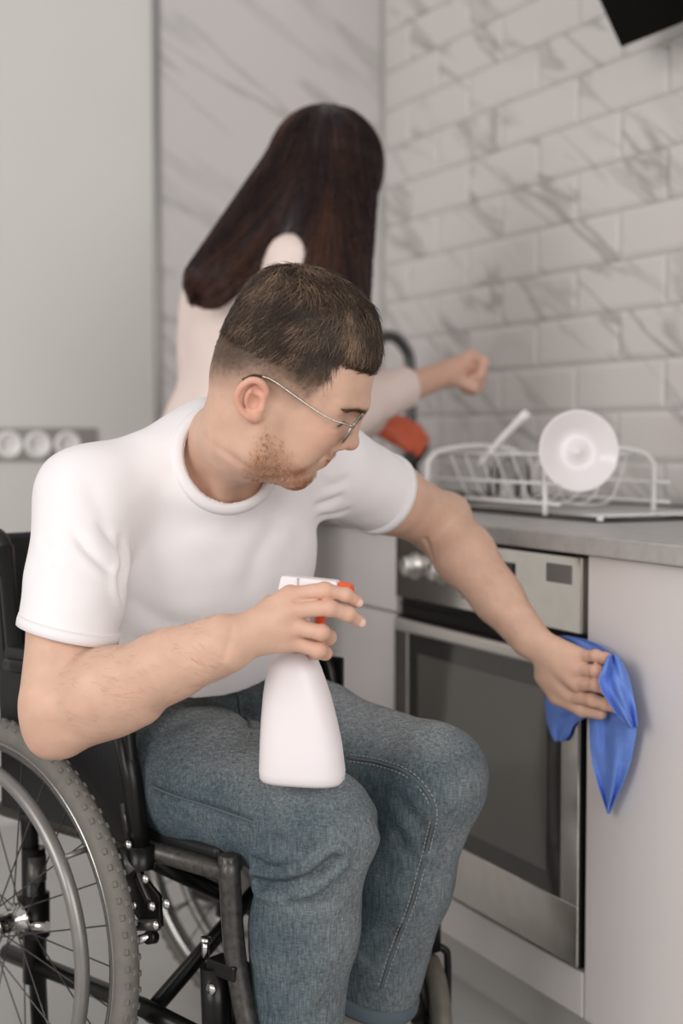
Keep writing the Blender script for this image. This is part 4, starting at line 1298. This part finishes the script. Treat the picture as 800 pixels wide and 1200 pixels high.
# ================================================================== wheelchair
wc = thing('wheelchair', C(.1, .22, 0), 'black folding wheelchair with grey push rims under the seated man', 'wheelchair')
M_frame = mat('frame_black', (30, 29, 28), .3, .5)
M_frame2 = mat('frame_worn', (74, 71, 68), .38, .6, var=.35, vscale=120)
M_tyre = mat('tyre_grey', (112, 107, 101), .75, var=.10, vscale=60, bump=.3, bscale=200)
M_rim = mat('rim_alloy', (150, 147, 143), .25, 1.0)
M_hand = mat('push_rim_grey', (138, 134, 130), .35, .6, var=.06, vscale=40)
M_spoke = mat('spoke_steel', (92, 90, 88), .3, 1.0)
M_chr = mat('chrome', (205, 202, 198), .12, 1.0)
M_vinyl = mat('vinyl_black', (22, 21, 22), .5, bump=.15, bscale=150)
TRACK = .48
WF0 = -.033
def cw(l): return lambda f, h: C(f, l, h)
def wheel(l, side):
    """side: -1 near wheel (outer face away from the seat at smaller l), +1 far wheel"""
    ctr = C(WF0, l, WR); ax = CL * side
    m = MB(); R0 = WR - .0165; prof = [(.0155 * math.sin(a), R0 + .0165 * math.cos(a)) for a in np.linspace(-math.pi * .93, math.pi * .93, 22)]
    m.lathe(ctr, ax, prof, 96); ty = m.build('tyre', M_tyre, wc)
    m = MB(); nk = 84
    for rowi, (off, ph) in enumerate(((-.010, 0), (.010, .5), (0, .25))):
        for k in range(nk):
            a = 2 * math.pi * (k + ph) / nk; b = math.asin(off / .0165)
            rr = R0 + .0172 * math.cos(b)
            rad = CF * math.cos(a) + np.array([0, 0, 1]) * math.sin(a); tan = -CF * math.sin(a) + np.array([0, 0, 1]) * math.cos(a)
            nout = nrm(rad * math.cos(b) + ax * math.sin(b)); sd = np.cross(nout, tan)
            c = ctr + rad * rr + ax * off
            u, v = .0040, .0030
            m.add([c - tan * u - sd * v - nout * .001, c + tan * u - sd * v - nout * .001, c + tan * u + sd * v - nout * .001, c - tan * u + sd * v - nout * .001,
                   c - tan * u * .7 - sd * v * .7 + nout * .0012, c + tan * u * .7 - sd * v * .7 + nout * .0012, c + tan * u * .7 + sd * v * .7 + nout * .0012, c - tan * u * .7 + sd * v * .7 + nout * .0012],
                  [(4, 5, 6, 7), (0, 1, 5, 4), (1, 2, 6, 5), (2, 3, 7, 6), (3, 0, 4, 7)])
    tr = m.build('tread', M_tyre, ty); tr['kind'] = 'stuff'
    m = MB(); rr = WR - .030
    m.lathe(ctr, ax, [(-.0125, rr + .004), (-.0125, rr - .002), (-.009, rr - .010), (0, rr - .014), (.009, rr - .010), (.0125, rr - .002), (.0125, rr + .004), (0, rr + .002), (-.0125, rr + .004)], 96)
    m.build('rim', M_rim, wc)
    if True:
        hr_ = WR - .052; hc = ctr + (-CL if side < 0 else CL) * .042
        ring = [hc + hr_ * (CF * math.cos(a) + np.array([0, 0, 1]) * math.sin(a)) for a in np.linspace(0, 2 * math.pi, 96, endpoint=False)]
        m = MB(); m.tube(ring, .0095, 14, closed=True); pr = m.build('push_rim', M_hand, wc)
        for k in range(6):
            a = math.pi * (k / 3 + .2); d = CF * math.cos(a) + np.array([0, 0, 1]) * math.sin(a)
            m = MB(); m.tube([hc + d * (hr_ + .003), ctr + d * (WR - .040) + (hc - ctr) * .2], .004, 8); m.build('push_rim_stay', M_hand, pr)
    out = (-CL if side < 0 else CL)
    m = MB(); m.lathe(ctr - out * .035, out, [(0, .012), (.004, .024), (.008, .024), (.012, .014), (.046, .014), (.050, .026), (.054, .026), (.057, .020), (.064, .018), (.067, .012), (.069, .008), (.069, 0)], 28)
    hb = m.build('hub', M_chr, wc)
    for k in range(28):
        a0 = 2 * math.pi * k / 28; fl = (.026 if k % 2 else -.026)
        a1 = a0 + (.55 if (k // 2) % 2 else -.55)
        d0 = CF * math.cos(a1) + np.array([0, 0, 1]) * math.sin(a1); d1 = CF * math.cos(a0) + np.array([0, 0, 1]) * math.sin(a0)
        m = MB(); m.tube([ctr + out * fl + d0 * .022, ctr + d1 * (WR - .038)], .0011, 5, caps=False); m.build('spoke', M_spoke, hb)
wheel(0.0, -1); wheel(TRACK, 1)
def tube(name, P, r, matl=M_frame, par=wc, n=12, sm=0):
    m = MB(); m.tube(spline(P, sm) if sm else P, r, n); return m.build(name, matl, par)
for l, sgn in ((.055, 1), (TRACK - .055, -1)):
    near = l < .2
    fo = 0 if near else -.07; lp = l - .020 if near else l
    tube('seat_rail', [C(-.10, l, .425), C(.36, l, .425)], .0125, M_frame2 if near else M_frame)
    tube('lower_rail', [C(-.10, l, .215), C(.20, l, .215), C(.34, l, .205)], .0125)
    tube('rear_post', [C(-.02, l, .10), C(-.045, l, .45), C(-.092, l, .80)], .0125)
    tube('axle_plate', [C(WF0, l, .19), C(WF0, l, .38)], .017)
    m = MB(); m.lathe(C(WF0, l - .0, .255), (0, 0, 1), [(0, .022), (.06, .022), (.06, 0)], 20); m.build('axle_block', M_frame, wc)
    m = MB(); m.lathe(C(WF0 + .005, l, .335), (0, 0, 1), [(0, .015), (.035, .015), (.035, 0)], 20); m.build('axle_sleeve', M_frame2, wc)
    tube('axle_bolt', [C(WF0, l - .02, WR - .01), C(WF0 + .05, l - .015, WR - .002)], .007, M_chr)
    # front hanger leg with clamp and foot plate
    ft = tube('front_post', [C(.362 + fo, l, .445), C(.372 + fo, l, .33), C(.395 + fo, l, .24), C(.43 + fo, l, .13)], .0135, M_frame2, sm=6)
    m = MB(); m.lathe(C(.362 + fo, l, .435), (0, 0, 1), [(0, .0135), (.012, .0135), (.013, .011), (.013, 0)], 18); m.build('post_cap', M_frame2, ft)
    m = MB(); m.tube([C(.338 + fo, l - .002, .305), C(.342 + fo, l, .20)], .0185, 18); m.build('hanger_socket', M_frame, ft)
    m = MB(); m.box(lambda u, v, w: C(u, v, w), .335 + fo, .385 + fo, l - .014, l + .014, .298, .318); m.build('hanger_latch', M_frame, ft, bevel=.003)
    m = MB(); m.tube([C(.333 + fo, l - .012, .318), C(.333 + fo, l - .012, .338)], .0045, 12)
    m.lathe(C(.333 + fo, l - .012, .338), (0, 0, 1), [(0, .007), (.004, .007), (.004, 0)], 14); m.build('latch_pin', M_chr, ft)
    m = MB(); m.lathe(C(.352 + fo, l - .018, .285), -CL, [(0, .007), (.005, .007), (.005, 0)], 6); m.build('bolt', M_chr, ft)
    m = MB(); m.box(lambda u, v, w: C(u, v, w), .37, .53, (l + .02 if near else l - .15), (l + .15 if near else l - .02), .042, .050); m.build('foot_plate', M_frame, wc, bevel=.003)
    tube('foot_tube', [C(.43 + fo, l, .13), C(.45 + fo, l, .045)], .011, M_frame2)
    # arm rest and side guard
    tube('arm_post', [C(.182, lp, .60), C(.205, lp, .52), C(.222, lp, .42)], .0135)
    tube('arm_frame', [C(.222, lp, .43), C(.200, lp, .56), C(.188, lp, .615), C(.165, lp, .635), C(.10, lp, .638), C(-.06, lp, .638)], .0095, sm=8)
    m = MB(); m.box(lambda u, v, w: C(u, v, w), -.07, .11 if near else .15, l - .022, l + .022, .640, .662)
    m.build('arm_pad', M_vinyl, wc, bevel=.008, seg=3)
    m = MB(); m.box(lambda u, v, w: C(u, v, w), -.085, .205, l - .003 - (.014 if near else -.014), l + .003 - (.014 if near else -.014), .432, .628); m.build('side_guard', M_vinyl, wc, bevel=.002)
    m = MB(); m.lathe(C(.222, lp, .408), (0, 0, 1), [(0, .018), (.028, .018), (.028, 0)], 20); m.build('arm_socket', M_frame, wc)
    # caster; the far one has swivelled edge-on
    cax_ = CL if near else nrm([1, .12, 0])
    cc_ = C(.345, l + .02, .105) if near else np.array([.130, 2.01, .105])
    m = MB(); prof = [(.014 * math.sin(a), .089 + .016 * math.cos(a)) for a in np.linspace(-math.pi, math.pi, 18)]
    m.lathe(cc_, cax_, prof, 48); ca = m.build('caster_tyre', mat('caster_tyre_grey', (104, 98, 88), .6, var=.15, vscale=50), wc)
    m = MB(); m.lathe(cc_ - cax_ * .012, cax_, [(0, .02), (0, .076), (.003, .078), (.021, .078), (.024, .076), (.024, .02)], 32); m.build('caster_wheel', M_frame2, ca)
    up = np.array([0, 0, 1.0])
    for s in (-1, 1):
        tube('caster_fork', [cc_ + cax_ * .023 * s, cc_ + cax_ * .023 * s + up * .095, cc_ + cax_ * .018 * s + up * .112, cc_ + cax_ * .002 * s + up * .119], .0055, sm=5, n=10)
    tube('caster_stem', [cc_ + up * .112, cc_ + up * .20], .013)
# folding cross braces
tube('cross_brace', [C(.20, .06, .20), C(.20, TRACK - .06, .415)], .0115)
tube('cross_brace', [C(.17, TRACK - .06, .20), C(.17, .06, .415)], .0115)
tube('cross_tube', [C(.20, .055, .175), C(.34, .055, .175)], .011)
m = MB(); m.box(lambda u, v, w: C(u, v, w), -.09, .335, .062, TRACK - .062, .428, .450); m.build('seat', M_vinyl, wc, bevel=.008, seg=3)
m = MB(); P = []
def BK(u, v, w): return C(-.075 - (w - .45) * .12 - v, u, w)
m.box(BK, .052, TRACK - .052, 0, .022, .47, .815); m.build('backrest', M_vinyl, wc, bevel=.008, seg=3)
for l in (.055, TRACK - .055):
    tube('push_handle', [C(-.091, l, .76), C(-.098, l, .80), C(-.13, l, .815), C(-.21, l, .81)], .0135, M_vinyl, sm=6)
# parking brake on the near side
def CP(px, py, l):
    """point of the chair's plane l seen at that pixel"""
    o = np.array([0, 0, CAMH]); d = U(px, py, 1.0) - o
    t = (l - (o - CB) @ CL) / (d @ CL)
    return o + d * t
l = .030
bk = tube('brake_lever', [CP(149, 950, l), CP(155, 985, l), CP(163, 1024, l), CP(178, 1060, l)], .0065, sm=5)
m = MB(); m.tube([CP(146, 941, l), CP(154.5, 981, l)], [.0065, .0085], 12); m.build('lever_grip', M_frame2, bk)
m = MB(); m.tube([CP(141, 998, l - .006), CP(158, 1024, l - .006)], .0125, 14); m.build('lever_sleeve', M_frame2, bk)
m = MB(); pl = [CP(150, 1026, l), CP(166, 1022, l), CP(188, 1050, l), CP(190, 1086, l), CP(172, 1090, l), CP(152, 1060, l)]
m.add([p - CL * .003 for p in pl] + [p + CL * .003 for p in pl], [(0, 1, 2, 3, 4, 5), (11, 10, 9, 8, 7, 6)] + [(i, (i + 1) % 6, 6 + (i + 1) % 6, 6 + i) for i in range(6)])
m.build('brake_plate', M_frame, bk, bevel=.001)
m = MB(); m.tube([CP(163, 1084, l - .008), CP(184, 1084, l - .008)], .0075, 12); m.build('brake_link', M_frame2, bk)
for (x, y) in ((157, 1061), (179, 1062), (196, 1059), (165, 1084), (183, 1084), (151, 990), (171, 1030)):
    m = MB(); m.lathe(CP(x, y, l - .010), -CL, [(0, .0062), (.003, .0062), (.0052, .0034), (.0055, 0)], 14); m.build('bolt', M_chr, bk)
m = MB(); m.tube([CP(177, 1097, l - .006), CP(147, 1106, l - .022)], .0058, 12); m.build('brake_shoe', M_chr, bk)
m = MB(); m.tube([CP(181, 1098, l), CP(173, 1099, l - .012)], .0085, 12); m.build('shoe_clamp', M_frame, bk)
# ================================================================== the woman at the sink
WF = -KN; WL = -KN @ np.array([[0, 1, 0], [-1, 0, 0], [0, 0, 1.0]]); WL = np.array([-WF[1], WF[0], 0])
ZV = np.array([0, 0, 1.0])
WOM = thing('person', (-.22, 2.79, 0), 'woman with long dark brown hair in pale pink sweater working at the sink', 'person')
wp = np.array([-.235, 2.775, .90]); ws = np.array([-.165, 2.80, 1.265])
wR, wL_ = ws - WL * .165, ws + WL * .165
eR, hR = U(412, 478, 2.74), U(522, 438, 2.91)
eL, hL_ = U(395, 500, 2.96), U(436, 489, 3.03)
RWt = np.stack([WL, WF, ZV], 1)
X = Sculpt()
X.ell((wp + ws) / 2 + ZV * .04, (.165, .115, .25), RWt, k=.06)
X.ell(wp, (.175, .13, .16), RWt, k=.06)
X.rc(wR, wL_, .060, .060, k=.06); X.ell(ws - ZV * .08, (.17, .105, .12), RWt, k=.05)
slv = hR + (eR - hR) * .42
X.rc(wR, eR, .060, .052, k=.04); X.rc(eR, slv, .050, .041, k=.03)
X.half(slv, nrm(hR - eR), .004, slv + nrm(hR - eR) * .03, .07)
X.rc(slv - nrm(hR - eR) * .02, slv + nrm(hR - eR) * .03, .034, .036, 's', .004)
X.rc(wL_, eL, .058, .050, k=.04); X.rc(eL, hL_, .046, .038, k=.03)
X.half(wp - ZV * .12, -ZV, .004)
M_knit = mat('sweater_pink', (233, 214, 206), .9, bump=.3, bscale=240, spec=.15)
sculpt_obj('sweater', X, (-.55, 2.4, .72), (.35, 3.3, 1.38), .005, M_knit, WOM, 1, lambda V: .006 * vnoise(V, 9, 71) + .003 * vnoise(V, 26, 72))
# body: head, neck, hands
WH = U(387, 206, 2.765)                                   # head centre
wf = nrm(WF - .45 * ZV - .10 * WL); wl = nrm(WL - wf * (WL @ wf)); wu = np.cross(wf, wl)
RWh = np.stack([wf, wl, wu], 1)
Y_ = Sculpt()
Y_.ell(WH, (.088, .070, .098), RWh, k=.02); Y_.ell(WH + wf * .045 - wu * .055, (.048, .050, .060), RWh, k=.03)
Y_.rc(WH + wf * .088 + wu * .005, WH + wf * .102 - wu * .03, .008, .011, k=.012)
Y_.rc(WH - wu * .05 - wf * .02, ws + ZV * .02, .048, .055, k=.03)
for s in (-1, 1):
    Y_.ell(WH + wl * .068 * s - wu * .01, (.012, .006, .026), RWh, k=.006)
    Y_.ell(WH + wf * .086 + wl * .03 * s + wu * .012, (.010, .016, .010), RWh, 's', .010)
Y_.rc(ws, (wp + ws) / 2, .10, .10, k=.05)
Y_.rc(wR - ZV * .0, eR, .042, .036, k=.03); Y_.rc(eR, hR, .036, .0255, k=.02); Y_.rc(wL_, eL, .040, .036, k=.03); Y_.rc(eL, hL_, .034, .025, k=.02); Y_.rc(ws, wR, .04, .04, k=.03); Y_.rc(ws, wL_, .04, .04, k=.03)
# right hand: loosely closed, fingers bent down
kR = [U(552, 416 + 8 * i, 2.925 + .006 * i) for i in range(4)]
for i, kn in enumerate(kR):
    Y_.rc(hR, kn, .020, .0125, k=.014)
for i, kn in enumerate(kR):
    p1 = U(567 - i * 1.5, 424 + 9 * i, 2.905 + .006 * i); p2 = U(562 - i * 2, 440 + 6 * i, 2.90 + .006 * i); p3 = U(548 - i, 446 + 4 * i, 2.905 + .006 * i)
    Y_.rc(kn, p1, .0115, .0105, k=.004); Y_.rc(p1, p2, .0105, .0095, k=.004); Y_.rc(p2, p3, .0095, .008, k=.004)
Y_.rc(hR, U(540, 448, 2.91), .016, .012, k=.012); Y_.rc(U(540, 448, 2.91), U(556, 456, 2.90), .011, .009, k=.004)
WSK = np.array(s2l((214, 172, 152)))
def wcol(V): return np.tile(WSK, (len(V), 1)) * (1 + .03 * vnoise(V, 60, 81))[:, None]
wbody = sculpt_obj('body', Y_, (-.5, 2.4, .95), (.5, 3.3, 1.66), .0032, M_skin, WOM, 1, None, wcol)
# left hand, warm light on its skin put into the orange colour
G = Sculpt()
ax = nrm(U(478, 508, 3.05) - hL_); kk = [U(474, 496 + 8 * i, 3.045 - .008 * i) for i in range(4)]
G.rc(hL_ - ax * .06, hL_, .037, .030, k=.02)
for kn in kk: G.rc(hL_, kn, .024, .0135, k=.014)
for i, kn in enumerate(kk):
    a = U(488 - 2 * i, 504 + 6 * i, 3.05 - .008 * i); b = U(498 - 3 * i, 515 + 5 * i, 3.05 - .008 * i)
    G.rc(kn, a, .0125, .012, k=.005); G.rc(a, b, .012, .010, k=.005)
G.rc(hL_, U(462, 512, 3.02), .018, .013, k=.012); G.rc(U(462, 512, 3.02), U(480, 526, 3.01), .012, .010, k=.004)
sculpt_obj('warm_lit_hand', G, hL_ - .2, hL_ + .25, .0032, mat('hand_warm_orange', (206, 98, 66), .5, var=.12, vscale=40), WOM, 1, lambda V: .0012 * vnoise(V, 60, 91))
# hair
N_ = Sculpt()
N_.ell(WH + wu * .012 - wf * .012, (.108, .090, .118), RWh, k=.03)
view = nrm(np.array([0, 0, CAMH]) - WH)
bk = [U(378, 186, 2.735), U(248, 328, 2.585)]
N_.rc(bk[0], bk[1], .092, .047, k=.03, flat=view, ratio=.60)
fr = [U(396, 190, 2.69), U(386, 425, 2.545)]
N_.rc(fr[0], fr[1], .074, .062, k=.03, flat=view, ratio=.55)
M_wh = mat('hair_dark_brown', (32, 21, 19), .36, var=.25, vscale=40, spec=.5)
whair = sculpt_obj('hair', N_, (-.45, 2.45, 1.0), (.25, 3.0, 1.66), .004, M_wh, WOM, 2, lambda V: .0008 * vnoise(V * np.array([1, 1, .15]), 120, 95) - .001)
def wflow(P):
    left = ss(-(P[:, 0] + .05), -.04, .10)[:, None]
    return left * (nrm(bk[1] - bk[0])[None]) + (1 - left) * (-ZV + .02 * WF)[None]
def wroots(n, seed):
    V = np.empty(len(whair.data.vertices) * 3, np.float32); whair.data.vertices.foreach_get('co', V)
    V = V.reshape(-1, 3); return V[np.random.default_rng(seed).integers(0, len(V), n)]
wr_ = wroots(5000, 3)
STw = grow(N_, wr_, .15, 9, .003, wflow, .05, 5)
lw = vnoise(wr_, 40, 97) + (wr_[:, 2] < 1.32) * .5
for nm, sel, cm in (('strands', lw < .25, mat('wstrand_dark', (44, 28, 25), .34, spec=.55)), ('light_strands', lw >= .25, mat('wstrand_light', (86, 54, 41), .34, spec=.55))):
    V_, Q_ = strands_mesh(STw[sel], .0009, .0003); o = obj(nm, mesh_np(nm, V_, Q_, True), cm, whair); o['kind'] = 'stuff'
# trousers and shoes (behind the man)
T = Sculpt()
for s in (-1, 1):
    hp = wp + WL * .09 * s - ZV * .10; kn = hp - ZV * .38 + WF * .02; an = np.array([kn[0], kn[1], .08])
    T.rc(hp, kn, .095, .062, k=.03); T.rc(kn, an, .060, .050, k=.02)
T.ell(wp - ZV * .08, (.165, .12, .12), RWt, k=.04)
sculpt_obj('trousers', T, (-.6, 2.4, .03), (.2, 3.2, 1.0), .006, mat('trousers_grey', (120, 116, 114), .85), WOM, 1)
for s in (-1, 1):
    c = wp + WL * .09 * s + WF * .05; c = np.array([c[0], c[1], .04])
    Z_ = Sculpt(); Z_.rc(c - WF * .06, c + WF * .11, .038, .034, k=.02); Z_.half(c - ZV * .039, -ZV, .004)
    sculpt_obj('shoe', Z_, c - .25, c + .25, .005, MATS['shoe_white'], WOM, 1)
